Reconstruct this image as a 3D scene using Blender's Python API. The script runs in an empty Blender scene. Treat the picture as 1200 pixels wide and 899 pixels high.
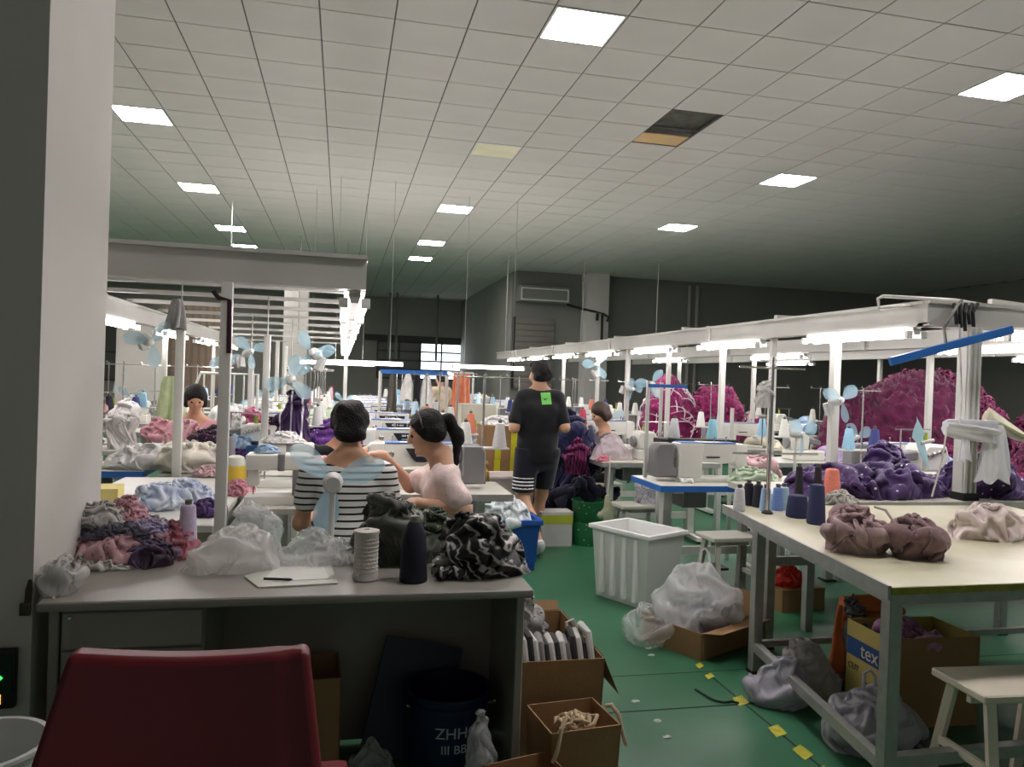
import bpy, bmesh, math, random
import numpy as np
from mathutils import Vector, Matrix, noise, Euler
sc = bpy.context.scene
C = sc.collection
PI = math.pi
rnd = random.Random(7)

# ------------------------------------------------------------------ camera, world, exposure
FPX, CXP, CYP = 890.0, 600.0, 449.5
ROLL, YAW, PITCH = 0.035, math.radians(12.63), math.atan(7.5 / 890)
CAM = Vector((0, 0, 1.5))
_r0 = Vector((math.cos(YAW), -math.sin(YAW), 0))
_F = Vector((math.sin(YAW) * math.cos(PITCH), math.cos(YAW) * math.cos(PITCH), -math.sin(PITCH)))
_u0 = _r0.cross(_F)
_R = math.cos(ROLL) * _r0 + math.sin(ROLL) * _u0
_U = -math.sin(ROLL) * _r0 + math.cos(ROLL) * _u0
cd = bpy.data.cameras.new('camera')
cd.sensor_width = 36.0
cd.lens = FPX / 1200 * 36
cd.clip_end = 200
cam = bpy.data.objects.new('camera', cd)
C.objects.link(cam)
cam.matrix_world = Matrix(((_R.x, _U.x, -_F.x, CAM.x), (_R.y, _U.y, -_F.y, CAM.y), (_R.z, _U.z, -_F.z, CAM.z), (0, 0, 0, 1)))
sc.camera = cam
world = bpy.data.worlds.new('world')
sc.world = world
world.use_nodes = True
world.node_tree.nodes['Background'].inputs[0].default_value = (0.85, 0.8, 0.76, 1)
world.node_tree.nodes['Background'].inputs[1].default_value = 0.1
sc.view_settings.view_transform = 'Standard'
sc.view_settings.look = 'None'
sc.view_settings.gamma = 1.0
sc.view_settings.use_curve_mapping = False
sc.view_settings.exposure = 0.8
PANEL_E, TUBE_E = 40.0, 20.0


def at(u, v, x=None, y=None, z=None, d=None):
    """point of the room seen at a photo pixel, on a given plane"""
    k = (u - CXP) / FPX * _R - (v - CYP) / FPX * _U + _F
    if d is not None: t = d
    elif z is not None: t = (z - CAM.z) / k.z
    elif y is not None: t = y / k.y
    else: t = x / k.x
    return CAM + t * k


# ------------------------------------------------------------------ materials
def lin(c):
    return tuple((v / 255 / 12.92 if v / 255 <= .04045 else ((v / 255 + .055) / 1.055) ** 2.4) for v in c[:3]) + (1,)


MATS = {}


def mat(name, col, rough=.5, metal=0, var=.08, scale=6, bump=0, bscale=60, col2=None, emit=0, alpha=1, trans=0, dots=None, sheen=0,
        stripes=None, spec=.5, subs=0):
    """procedural principled material: colour mottling by noise, optional dots / stripes / bump / see-through"""
    if name in MATS: return MATS[name]
    m = bpy.data.materials.new(name)
    m.use_nodes = True
    nt = m.node_tree
    N, L = nt.nodes, nt.links
    b = N['Principled BSDF']
    b.inputs['Roughness'].default_value = rough
    b.inputs['Metallic'].default_value = metal
    b.inputs['Specular IOR Level'].default_value = spec
    if sheen: b.inputs['Sheen Weight'].default_value = sheen
    tc = N.new('ShaderNodeTexCoord')
    ns = N.new('ShaderNodeTexNoise')
    ns.inputs['Scale'].default_value = scale
    ns.inputs['Detail'].default_value = 5
    L.new(tc.outputs['Object'], ns.inputs['Vector'])
    rp = N.new('ShaderNodeValToRGB')
    rp.color_ramp.elements[0].position = .35
    rp.color_ramp.elements[1].position = .65
    c1 = lin(col)
    c0 = lin(col2) if col2 else tuple(v * (1 - var) for v in c1[:3]) + (1,)
    rp.color_ramp.elements[0].color = c0
    rp.color_ramp.elements[1].color = c1
    L.new(ns.outputs['Fac'], rp.inputs['Fac'])
    out = rp.outputs['Color']
    if stripes:                     # (axis, period in m, fraction, colour)
        ax, per, frac, sc_ = stripes
        sx = N.new('ShaderNodeSeparateXYZ')
        L.new(tc.outputs['Object'], sx.inputs[0])
        a = N.new('ShaderNodeMath'); a.operation = 'DIVIDE'; a.inputs[1].default_value = per
        L.new(sx.outputs['XYZ'.index(ax)], a.inputs[0])
        f = N.new('ShaderNodeMath'); f.operation = 'FRACT'; L.new(a.outputs[0], f.inputs[0])
        g = N.new('ShaderNodeMath'); g.operation = 'LESS_THAN'; g.inputs[1].default_value = frac
        L.new(f.outputs[0], g.inputs[0])
        mx = N.new('ShaderNodeMix'); mx.data_type = 'RGBA'
        L.new(g.outputs[0], mx.inputs['Factor']); L.new(out, mx.inputs[6]); mx.inputs[7].default_value = lin(sc_)
        out = mx.outputs[2]
    if dots:                        # (scale, radius, colour)
        vo = N.new('ShaderNodeTexVoronoi'); vo.inputs['Scale'].default_value = dots[0]
        L.new(tc.outputs['Object'], vo.inputs['Vector'])
        g = N.new('ShaderNodeMath'); g.operation = 'LESS_THAN'; g.inputs[1].default_value = dots[1]
        L.new(vo.outputs['Distance'], g.inputs[0])
        mx = N.new('ShaderNodeMix'); mx.data_type = 'RGBA'
        L.new(g.outputs[0], mx.inputs['Factor']); L.new(out, mx.inputs[6]); mx.inputs[7].default_value = lin(dots[2])
        out = mx.outputs[2]
    L.new(out, b.inputs['Base Color'])
    if bump:
        n2 = N.new('ShaderNodeTexNoise'); n2.inputs['Scale'].default_value = bscale; n2.inputs['Detail'].default_value = 4
        L.new(tc.outputs['Object'], n2.inputs['Vector'])
        bp = N.new('ShaderNodeBump'); bp.inputs['Strength'].default_value = bump; bp.inputs['Distance'].default_value = .01
        L.new(n2.outputs['Fac'], bp.inputs['Height']); L.new(bp.outputs[0], b.inputs['Normal'])
    if emit:
        b.inputs['Emission Color'].default_value = lin(col)
        b.inputs['Emission Strength'].default_value = emit
    if alpha < 1 or trans:
        o = N['Material Output']
        tr = N.new('ShaderNodeBsdfTransparent')
        tl = N.new('ShaderNodeBsdfTranslucent'); L.new(out, tl.inputs[0])
        m1 = N.new('ShaderNodeMixShader'); m1.inputs[0].default_value = trans
        L.new(b.outputs[0], m1.inputs[1]); L.new(tl.outputs[0], m1.inputs[2])
        m2 = N.new('ShaderNodeMixShader'); m2.inputs[0].default_value = 1 - alpha
        L.new(m1.outputs[0], m2.inputs[1]); L.new(tr.outputs[0], m2.inputs[2])
        L.new(m2.outputs[0], o.inputs[0])
    MATS[name] = m
    return m


def cloth(name, col, **k):
    k.setdefault('rough', .85); k.setdefault('var', .22); k.setdefault('scale', 14); k.setdefault('bump', .06); k.setdefault('bscale', 90)
    return mat(name, col, sheen=.2, spec=.25, **k)


WHITE_METAL = mat('white painted metal', (205, 206, 200), .42, var=.05)
GREY_METAL = mat('grey galvanised metal', (168, 170, 166), .38, metal=.35, var=.15, scale=20)
CHROME = mat('chrome', (200, 200, 198), .2, metal=.9)
DARK = mat('dark rubber', (28, 28, 30), .6)
MACH = mat('machine enamel', (226, 226, 218), .3, var=.04)
MACHG = mat('machine grey plastic', (128, 128, 130), .45)
PANELM = mat('black control panel', (22, 26, 38), .2)
TOPM = mat('pale laminate', (200, 199, 188), .35, var=.06, scale=4)
BLUE = mat('blue enamel', (46, 110, 190), .35)
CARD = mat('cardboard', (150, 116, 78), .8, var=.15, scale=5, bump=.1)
CARDIN = mat('cardboard inside', (176, 142, 100), .85, var=.1, scale=5)
FANB = mat('pale blue fan plastic', (166, 206, 222), .35, alpha=.55, trans=.5, var=.04)
BAGM = mat('clear polythene', (240, 242, 242), .16, alpha=.32, trans=.3, var=.06, scale=9, bump=.25, bscale=24, spec=.8)
BAGW = mat('milky polythene', (240, 239, 236), .2, alpha=.56, trans=.35, var=.08, scale=9, bump=.25, bscale=22, spec=.7)
SKIN = mat('skin', (205, 158, 128), .5, var=.08, scale=10)
HAIR = mat('black hair', (20, 17, 19), .62, bump=.9, bscale=120, spec=.3)
TUBE = mat('fluorescent tube glow', (255, 246, 246), .3, emit=TUBE_E)
PANELE = mat('ceiling panel glow', (255, 246, 245), .3, emit=PANEL_E)


# ------------------------------------------------------------------ mesh helpers
class MB:
    def __init__(s):
        s.v, s.f = [], []

    def add(s, vs, fs, M=None):
        o = len(s.v)
        s.v += [tuple((M @ Vector(v)) if M else v) for v in vs]
        s.f += [tuple(i + o for i in f) for f in fs]
        return s

    def box(s, x0, x1, y0, y1, z0, z1, M=None):
        return s.add([(x0, y0, z0), (x1, y0, z0), (x1, y1, z0), (x0, y1, z0), (x0, y0, z1), (x1, y0, z1), (x1, y1, z1), (x0, y1, z1)],
                     [(0, 3, 2, 1), (4, 5, 6, 7), (0, 1, 5, 4), (1, 2, 6, 5), (2, 3, 7, 6), (3, 0, 4, 7)], M)

    def frustum(s, x0, x1, y0, y1, z0, X0, X1, Y0, Y1, z1, M=None):
        return s.add([(x0, y0, z0), (x1, y0, z0), (x1, y1, z0), (x0, y1, z0), (X0, Y0, z1), (X1, Y0, z1), (X1, Y1, z1), (X0, Y1, z1)],
                     [(0, 3, 2, 1), (4, 5, 6, 7), (0, 1, 5, 4), (1, 2, 6, 5), (2, 3, 7, 6), (3, 0, 4, 7)], M)

    def bar(s, p, q, w, h=None, up=(0, 0, 1)):
        p, q = Vector(p), Vector(q); h = h or w
        d = (q - p).normalized()
        a = d.cross(Vector(up))
        if a.length < 1e-3: a = d.cross(Vector((0, 1, 0)))
        a.normalize(); b = a.cross(d)
        a *= w / 2; b *= h / 2
        vs = [p - a - b, p + a - b, p + a + b, p - a + b, q - a - b, q + a - b, q + a + b, q - a + b]
        return s.add([tuple(v) for v in vs], [(3, 2, 1, 0), (4, 5, 6, 7), (0, 1, 5, 4), (1, 2, 6, 5), (2, 3, 7, 6), (3, 0, 4, 7)])

    def tube(s, path, r, n=8, cap=True, close=False):
        path = [Vector(p) for p in path]
        rs = r if isinstance(r, (list, tuple)) else [r] * len(path)
        rings = []
        pa = None
        for i, p in enumerate(path):
            d = (path[min(i + 1, len(path) - 1)] - path[max(i - 1, 0)])
            d = d.normalized() if d.length > 1e-9 else Vector((0, 0, 1))
            if pa is None:
                pa = d.orthogonal().normalized()
            else:
                pa = (pa - d * pa.dot(d))
                pa = pa.normalized() if pa.length > 1e-6 else d.orthogonal().normalized()
            b = d.cross(pa)
            rings.append([tuple(p + (pa * math.cos(2 * PI * k / n) + b * math.sin(2 * PI * k / n)) * rs[i]) for k in range(n)])
        vs = [v for rg in rings for v in rg]
        fs = []
        for i in range(len(rings) - 1):
            for k in range(n):
                fs.append((i * n + k, i * n + (k + 1) % n, (i + 1) * n + (k + 1) % n, (i + 1) * n + k))
        if cap:
            fs.append(tuple(range(n - 1, -1, -1)))
            fs.append(tuple((len(rings) - 1) * n + k for k in range(n)))
        return s.add(vs, fs)

    def lathe(s, prof, n=16, M=None):
        vs, fs = [], []
        for r, z in prof:
            for k in range(n): vs.append((r * math.cos(2 * PI * k / n), r * math.sin(2 * PI * k / n), z))
        for i in range(len(prof) - 1):
            for k in range(n):
                fs.append((i * n + k, i * n + (k + 1) % n, (i + 1) * n + (k + 1) % n, (i + 1) * n + k))
        if prof[0][0] > 1e-4: fs.append(tuple(range(n - 1, -1, -1)))
        if prof[-1][0] > 1e-4: fs.append(tuple((len(prof) - 1) * n + k for k in range(n)))
        return s.add(vs, fs, M)

    def prism(s, poly, a0, a1, axis='y', M=None):
        """poly in the plane across axis; y -> (x,z), x -> (y,z), z -> (x,y)"""
        def mk(p, a): return {'y': (p[0], a, p[1]), 'x': (a, p[0], p[1]), 'z': (p[0], p[1], a)}[axis]
        n = len(poly)
        vs = [mk(p, a0) for p in poly] + [mk(p, a1) for p in poly]
        fs = [tuple(range(n)), tuple(range(2 * n - 1, n - 1, -1))]
        fs += [(i, n + i, n + (i + 1) % n, (i + 1) % n) for i in range(n)]
        return s.add(vs, fs, M)

    def sheet(s, grid, th=0):
        """grid of points -> surface; th gives it thickness along z of a solidify-like copy"""
        nr, nc = len(grid), len(grid[0])
        vs = [tuple(p) for r in grid for p in r]
        fs = [(i * nc + j, i * nc + j + 1, (i + 1) * nc + j + 1, (i + 1) * nc + j) for i in range(nr - 1) for j in range(nc - 1)]
        return s.add(vs, fs)

    def mesh(s, name, bevel=0, smooth=True, ang=35, seg=2):
        me = bpy.data.meshes.new(name)
        me.from_pydata(s.v, [], s.f)
        bm = bmesh.new(); bm.from_mesh(me)
        bmesh.ops.recalc_face_normals(bm, faces=bm.faces)
        if bevel:
            es = [e for e in bm.edges if e.is_manifold and e.calc_face_angle(0) > .5]
            bmesh.ops.bevel(bm, geom=es, offset=bevel, segments=seg, affect='EDGES', profile=.6, clamp_overlap=True)
        bm.to_mesh(me); bm.free()
        if smooth:
            me.shade_smooth()
            me.set_sharp_from_angle(angle=math.radians(ang))
        return me

    def build(s, name, m, parent=None, bevel=0, smooth=True, ang=35, seg=2, loc=None, rz=0):
        return link(name, s.mesh(name, bevel, smooth, ang, seg), m, parent, loc, rz)


def link(name, me, m=None, parent=None, loc=None, rz=0):
    if m is not None and not me.materials: me.materials.append(m)
    o = bpy.data.objects.new(name, me)
    C.objects.link(o)
    if parent: o.parent = parent
    if loc is not None: o.location = loc
    if rz: o.rotation_euler = (0, 0, rz)
    return o


def tag(o, label, cat, group=None, kind=None):
    o['label'] = label; o['category'] = cat
    if group: o['group'] = group
    if kind: o['kind'] = kind
    return o


def thing(name, label, cat, loc=(0, 0, 0), rz=0, group=None):
    o = bpy.data.objects.new(name, None)
    o.empty_display_size = .1
    C.objects.link(o)
    o.location = loc; o.rotation_euler = (0, 0, rz)
    return tag(o, label, cat, group)


def struct(o):
    o['kind'] = 'structure'
    return o


def dup(root, loc=None, rz=None, label=None, group=None, scale=None, skip=()):
    r = root.copy(); C.objects.link(r)
    if loc is not None: r.location = loc
    if rz is not None: r.rotation_euler = (0, 0, rz)
    if scale: r.scale = (scale,) * 3
    if label: r['label'] = label
    if group: r['group'] = group
    for ch in KIDS(root):
        if ch.name.split('.')[0] in skip: continue
        c = ch.copy(); C.objects.link(c); c.parent = r
        for g in KIDS(ch):
            d = g.copy(); C.objects.link(d); d.parent = c
    return r


def KIDS(o):
    return [c for c in bpy.data.objects if c.parent == o] if False else list(o.children)


# folds and crumples: long rounded creases whose direction wanders
def _rr(n): return 1 - 2.1 * math.sqrt(n * n + .0035)


def ridged(p):
    w = noise.noise_vector(p * .55) * .5
    q = p + w
    ang = 2.6 * noise.noise(p * .45 + Vector((5, 2, 8)))
    c, s_ = math.cos(ang), math.sin(ang)
    a1 = Vector((q.x * c - q.z * s_, q.y, q.x * s_ + q.z * c))
    f1 = _rr(noise.noise(Vector((a1.x * .55, a1.y * 1.3, a1.z * 1.7))))
    a2 = Vector((q.y * c - q.z * s_, q.x, q.y * s_ + q.z * c)) * 1.9 + Vector((9, 3, 1))
    f2 = _rr(noise.noise(Vector((a2.x * .5, a2.y * 1.2, a2.z * 1.5))))
    f3 = noise.noise(q * 4.2)
    return .62 * f1 + .3 * f2 + .10 * f3


def heap_mesh(name, rx, ry, h, seed=0, freq=1.6, amp=.22, res=(56, 26), lump=.25, power=1.0, spread=1.06, stretch=(1, 1, 1), peak=None, lean=(0, 0)):
    """a crumpled heap: half-dome whose surface is pushed in and out along ridged folds, flat underneath"""
    nt, nr = res
    off = Vector((seed * 7.31, seed * 3.77, seed * 1.93))
    vs, fs = [], []
    st = Vector(stretch)
    for i in range(nr + 1):
        ph = (i / nr) ** .9 * PI / 2 * spread
        for k in range(nt):
            th = 2 * PI * k / nt
            d = Vector((math.cos(th) * math.sin(ph), math.sin(th) * math.sin(ph), math.cos(ph)))
            q = Vector((d.x * st.x, d.y * st.y, d.z * st.z))
            r = 1 + amp * (ridged(q * freq + off) - .45) + lump * noise.noise(d * 1.3 + off)
            z = d.z
            z = math.copysign(abs(z) ** power, z)
            zz = max(0.0, z) * r * h
            if peak: zz += peak * h * max(0, noise.noise(d * 2.2 + off * 2)) * max(0, z)
            x, y = d.x * r * rx, d.y * r * ry
            x += lean[0] * zz; y += lean[1] * zz
            if i == nr: zz = 0
            vs.append((x, y, zz))
    for i in range(nr):
        for k in range(nt):
            a, b = i * nt + k, i * nt + (k + 1) % nt
            c, d_ = (i + 1) * nt + (k + 1) % nt, (i + 1) * nt + k
            if i == 0: fs.append((a, d_, c, b)) if True else None
            else: fs.append((a, d_, c, b))
    fs.append(tuple(nr * nt + k for k in range(nt)))
    me = bpy.data.meshes.new(name)
    me.from_pydata(vs, [], fs)
    bm = bmesh.new(); bm.from_mesh(me)
    bmesh.ops.remove_doubles(bm, verts=bm.verts, dist=1e-5)
    bmesh.ops.recalc_face_normals(bm, faces=bm.faces)
    bm.to_mesh(me); bm.free()
    me.shade_smooth()
    return me


def drape_mesh(name, rx, ry, h, seed=0, n=36, slack=1.38, iters=80, power=.75, lump=.3, bend=.5, sub=True, cuts=2, stiff=1.0, th=0):
    """a sheet with more cloth than ground below it, settled by position-based relaxation: buckles into real folds"""
    r = np.random.default_rng(seed + 101)
    a = np.linspace(-1, 1, n); A, B = np.meshgrid(a, a, indexing='ij')
    X = rx * A * np.sqrt(1 - B * B / 2); Y = ry * B * np.sqrt(1 - A * A / 2)
    ph = r.uniform(0, 6.28, (5, 2)); fr = r.uniform(1.2, 3.4, (5, 2)) * np.sign(r.uniform(-1, 1, (5, 2)))

    def dome(x, y):
        q = np.clip(1 - (x / rx) ** 2 - (y / ry) ** 2, 0, 1)
        l = sum(np.sin(fr[i, 0] * x / rx + ph[i, 0]) * np.sin(fr[i, 1] * y / ry + ph[i, 1]) for i in range(5)) / 2.2
        return h * .86 * q ** power * (1 + lump * l)
    P = np.stack([X, Y, dome(X, Y)], -1)
    cell = math.sqrt(4 * rx * ry) / n
    offs = [(1, 0), (0, 1), (1, 1), (1, -1), (2, 0), (0, 2)]

    def pair(P, o):
        di, dj = o
        if dj >= 0: return P[:n - di, :n - dj], P[di:, dj:]
        return P[:n - di, -dj:], P[di:, :n + dj]
    an = r.uniform(.7, 1.3)
    rest = []
    for o in offs:
        u, v = pair(P, o); d = np.linalg.norm(v - u, axis=-1)
        rest.append(np.maximum(d, cell * .35) * (1 + (slack - 1) * (an if o[0] and not o[1] else (2 - an) if o[1] and not o[0] else 1)))
    # smooth random push to seed the folds
    Nz = r.normal(0, 1, (n, n, 3))
    for _ in range(3):
        Nz = (Nz + np.roll(Nz, 1, 0) + np.roll(Nz, -1, 0) + np.roll(Nz, 1, 1) + np.roll(Nz, -1, 1)) / 5
    P = P + Nz * cell * 1.6
    for it in range(iters):
        P[..., 2] -= cell * .05
        for oi, o in enumerate(offs):
            k = stiff if oi < 4 else bend
            di, dj = o
            for par in (0, 1):
                u, v = pair(P, o)
                ax = 0 if di else 1
                st = max(di, abs(dj))
                idx = (np.arange(u.shape[ax]) // st) % 2 == par
                sl = (idx, slice(None)) if ax == 0 else (slice(None), idx)
                d = v[sl] - u[sl]
                L_ = np.linalg.norm(d, axis=-1)
                c = (k * .5 * (L_ - rest[oi][sl]) / np.maximum(L_, 1e-6))[..., None] * d
                u[sl] += c; v[sl] -= c
        e = np.sqrt((P[..., 0] / rx) ** 2 + (P[..., 1] / ry) ** 2)
        f = np.where(e > 1.08, 1.08 / np.maximum(e, 1e-6), 1)
        P[..., 0] *= f; P[..., 1] *= f
        P[..., 2] = np.maximum(P[..., 2], np.maximum(dome(P[..., 0], P[..., 1]) * .96, .002))
        P[..., 2] = np.minimum(P[..., 2], h * 1.12)
    # the rim tucks down to the ground
    for k, w in ((0, 1.0), (1, .6), (2, .25)):
        for sl in ((k, slice(k, n - k)), (n - 1 - k, slice(k, n - k)), (slice(k, n - k), k), (slice(k, n - k), n - 1 - k)):
            P[sl][..., 2] *= (1 - w)
    fs = [(i * n + j, (i + 1) * n + j, (i + 1) * n + j + 1, i * n + j + 1) for i in range(n - 1) for j in range(n - 1)]
    me = bpy.data.meshes.new(name)
    me.from_pydata(P.reshape(-1, 3).tolist(), [], fs)
    if sub:
        bm = bmesh.new(); bm.from_mesh(me)
        bmesh.ops.subdivide_edges(bm, edges=bm.edges, cuts=cuts, use_grid_fill=True, smooth=1.0)
        bm.to_mesh(me); bm.free()
    me.shade_smooth()
    return me


def heap(name, m, label, cat, loc, size, seed=0, rz=0, group=None, fluffy=False, **k):
    if fluffy: me = heap_mesh(name, *size, seed=seed, **k)
    else:
        small = max(size) < .06
        dk_ = {q: k[q] for q in ('n', 'slack', 'iters', 'power', 'bend', 'lump') if q in k}
        dk_.setdefault('n', 16 if small else 36 if max(size) < .3 else 44)
        me = drape_mesh(name, *size, seed=seed, sub=not small, **dk_)
    return tag(link(name, me, m, None, loc, rz), label, cat, group)


def hang_mesh(name, w0, w1, L_, depth=.05, folds=5, seed=0, na=56, nt=26, bend=(0, 0), pinch=.5):
    """cloth or bag hanging from a gathered top: closed fluted skirt, z runs down from 0"""
    r = random.Random(seed); p1, p2, p3 = (r.uniform(0, 6.28) for _ in range(3))
    rings = []
    for j in range(nt + 1):
        t = j / nt
        w = w0 + (w1 - w0) * t ** pinch
        rg = []
        for k in range(na):
            a = 2 * PI * k / na
            fl = .26 * math.sin(folds * a + p1 + 1.2 * math.sin(2.5 * t + p2)) + .14 * math.sin((folds + 3) * a + p3 + 2 * t) + .1 * noise.noise(Vector((math.cos(a) * 2, math.sin(a) * 2, t * 5 + seed)))
            s_ = 1 + fl * (.35 + .65 * t)
            rg.append((w / 2 * math.cos(a) * s_ + bend[0] * t * t, depth / 2 * math.sin(a) * s_ * (.5 + .8 * t) + bend[1] * t * t, -L_ * t * (1 + .05 * math.sin(folds * a + p2))))
        rings.append(rg)
    m = MB()
    vs = [v for rg in rings for v in rg]
    fs = [(i * na + k, i * na + (k + 1) % na, (i + 1) * na + (k + 1) % na, (i + 1) * na + k) for i in range(nt) for k in range(na)]
    fs += [tuple(range(na)), tuple(nt * na + k for k in range(na - 1, -1, -1))]
    m.add(vs, fs)
    me = m.mesh(name, smooth=True, ang=60)
    return me


# signed-distance bodies meshed by surface nets
def rc(a, b, ra, rb=None, sq=None):
    return ('c', np.array(a, float), np.array(b, float), ra, ra if rb is None else rb, sq)


def el(c, r, rot=None):
    return ('e', np.array(c, float), np.array(r, float), None if rot is None else np.array(Euler(rot).to_matrix()))


def sdf_eval(prims, lo, n, h, k=.03, carve=()):
    D = np.full(n, .2, np.float32)
    ax = [lo[i] + h * np.arange(n[i]) for i in range(3)]

    def region(mn, mx, pad):
        return tuple(slice(max(0, int((mn[i] - pad - lo[i]) / h)), min(n[i], int((mx[i] + pad - lo[i]) / h) + 2)) for i in range(3))

    def dist(p, sl):
        X = ax[0][sl[0]][:, None, None]; Y = ax[1][sl[1]][None, :, None]; Z = ax[2][sl[2]][None, None, :]
        if p[0] == 'c':
            _, a, b, ra, rb, sq = p
            s = np.array([1, 1, 1.0]) if sq is None else 1 / np.array(sq)
            A, B = a * s, b * s
            d = B - A
            px, py, pz = X * s[0] - A[0], Y * s[1] - A[1], Z * s[2] - A[2]
            t = np.clip((px * d[0] + py * d[1] + pz * d[2]) / max(d @ d, 1e-9), 0, 1)
            return np.sqrt((px - t * d[0]) ** 2 + (py - t * d[1]) ** 2 + (pz - t * d[2]) ** 2) - (ra + t * (rb - ra))
        _, c, r, R = p
        px, py, pz = X - c[0], Y - c[1], Z - c[2]
        if R is not None:
            px, py, pz = (R[0, 0] * px + R[1, 0] * py + R[2, 0] * pz, R[0, 1] * px + R[1, 1] * py + R[2, 1] * pz, R[0, 2] * px + R[1, 2] * py + R[2, 2] * pz)
        k0 = np.sqrt((px / r[0]) ** 2 + (py / r[1]) ** 2 + (pz / r[2]) ** 2)
        return (k0 - 1) * float(min(r)) * (.5 + .5 * 1)

    def bounds(p):
        if p[0] == 'c':
            m = max(p[3], p[4]) * (1 if p[5] is None else max(p[5]))
            return np.minimum(p[1], p[2]) - m, np.maximum(p[1], p[2]) + m
        m = max(p[2])
        return p[1] - m, p[1] + m
    for p in prims:
        kk = k
        if p[0] == 'k': kk, p = p[1], p[2]
        sl = region(*bounds(p), .05 + kk)
        if any(s.stop <= s.start for s in sl): continue
        d = dist(p, sl)
        o = D[sl]
        hh = np.maximum(kk - np.abs(o - d), 0) / max(kk, 1e-6)
        D[sl] = np.minimum(o, d) - hh * hh * kk * .25
    for p in carve:
        sl = region(*bounds(p), .05)
        if any(s.stop <= s.start for s in sl): continue
        D[sl] = np.maximum(D[sl], -dist(p, sl))
    return D, ax


def sdf_mesh(name, prims, h=.01, k=.03, carve=(), clip=None, wob=0, wfreq=9, seed=0):
    allp = [p[2] if p[0] == 'k' else p for p in prims]
    los, his = [], []
    for p in allp:
        if p[0] == 'c':
            m = max(p[3], p[4]) * (1 if p[5] is None else max(p[5]))
            los.append(np.minimum(p[1], p[2]) - m); his.append(np.maximum(p[1], p[2]) + m)
        else:
            los.append(p[1] - max(p[2])); his.append(p[1] + max(p[2]))
    lo = np.min(los, 0) - .04; hi = np.max(his, 0) + .04
    n = tuple(int(v) for v in np.ceil((hi - lo) / h) + 1)
    D, ax = sdf_eval(prims, lo, n, h, k, carve)
    if wob:
        X, Y, Z = np.meshgrid(*ax, indexing='ij', sparse=True)
        w = np.sin(X * wfreq * 2.1 + 3 * np.sin(Z * wfreq * .9 + seed)) + np.sin(Y * wfreq * 1.9 + 2.5 * np.sin(X * wfreq + Z * wfreq * 1.3 + seed)) + np.sin(Z * wfreq * 1.6 + 2 * np.sin(Y * wfreq * 1.2 + X * 3))
        D = D + (wob * w).astype(np.float32)
    if clip:                     # list of functions (X,Y,Z)->array, keep where < 0
        X, Y, Z = np.meshgrid(*ax, indexing='ij', sparse=True)
        for f in clip: D = np.maximum(D, f(X, Y, Z).astype(np.float32) + 0 * D)
    V, Q = surfnet(D, lo, h)
    me = bpy.data.meshes.new(name)
    me.from_pydata(V.tolist(), [], Q.tolist())
    me.shade_smooth()
    return me


def surfnet(D, lo, h):
    s = D < 0
    nx, ny, nz = D.shape
    cnt = np.zeros((nx - 1, ny - 1, nz - 1), np.int8)
    for i in (0, 1):
        for j in (0, 1):
            for k in (0, 1): cnt += s[i:nx - 1 + i, j:ny - 1 + j, k:nz - 1 + k]
    act = (cnt > 0) & (cnt < 8)
    idx = np.full(act.shape, -1, np.int64)
    ci = np.argwhere(act)
    idx[act] = np.arange(len(ci))
    acc = np.zeros((len(ci), 3)); num = np.zeros(len(ci))
    cor = [(i, j, k) for i in (0, 1) for j in (0, 1) for k in (0, 1)]
    for a in cor:
        for b in cor:
            if sum(abs(a[t] - b[t]) for t in range(3)) != 1 or a > b: continue
            da = D[ci[:, 0] + a[0], ci[:, 1] + a[1], ci[:, 2] + a[2]]; db = D[ci[:, 0] + b[0], ci[:, 1] + b[1], ci[:, 2] + b[2]]
            m = (da < 0) != (db < 0)
            t = np.where(m, da / np.where(m, da - db, 1), 0)[:, None]
            acc += np.where(m[:, None], np.array(a) + t * (np.array(b) - np.array(a)), 0); num += m
    V = lo + h * (ci + acc / num[:, None])
    Q = []
    for axis in range(3):
        o = [t for t in range(3) if t != axis]
        a = s; sl0 = [slice(None)] * 3; sl1 = [slice(None)] * 3
        sl0[axis] = slice(0, -1); sl1[axis] = slice(1, None)
        ch = a[tuple(sl0)] != a[tuple(sl1)]
        e = np.argwhere(ch)
        ok = (e[:, o[0]] > 0) & (e[:, o[1]] > 0) & (e[:, o[0]] < D.shape[o[0]] - 1) & (e[:, o[1]] < D.shape[o[1]] - 1)
        e = e[ok]
        inside = a[e[:, 0], e[:, 1], e[:, 2]]

        def cell(d0, d1):
            c = e.copy(); c[:, o[0]] += d0; c[:, o[1]] += d1
            return idx[c[:, 0], c[:, 1], c[:, 2]]
        q = np.stack([cell(-1, -1), cell(0, -1), cell(0, 0), cell(-1, 0)], 1)
        flip = inside if axis != 1 else ~inside
        q = np.where(flip[:, None], q, q[:, ::-1])
        Q.append(q)
    return V, np.concatenate(Q)


def text_mesh(txt, size, th=.0008):
    cu = bpy.data.curves.new('lettering', 'FONT')
    cu.body = txt; cu.size = size; cu.extrude = th; cu.align_x = 'CENTER'; cu.align_y = 'CENTER'
    o = bpy.data.objects.new('lettering', cu)
    C.objects.link(o)
    dg = bpy.context.evaluated_depsgraph_get()
    me = bpy.data.meshes.new_from_object(o.evaluated_get(dg))
    bpy.data.objects.remove(o)
    bpy.data.curves.remove(cu)
    return me


def lettering(txt, size, m, parent, M, name='lettering'):
    me = text_mesh(txt, size)
    me.transform(M)
    me.materials.clear()
    return link(name, me, m, parent)

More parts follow.
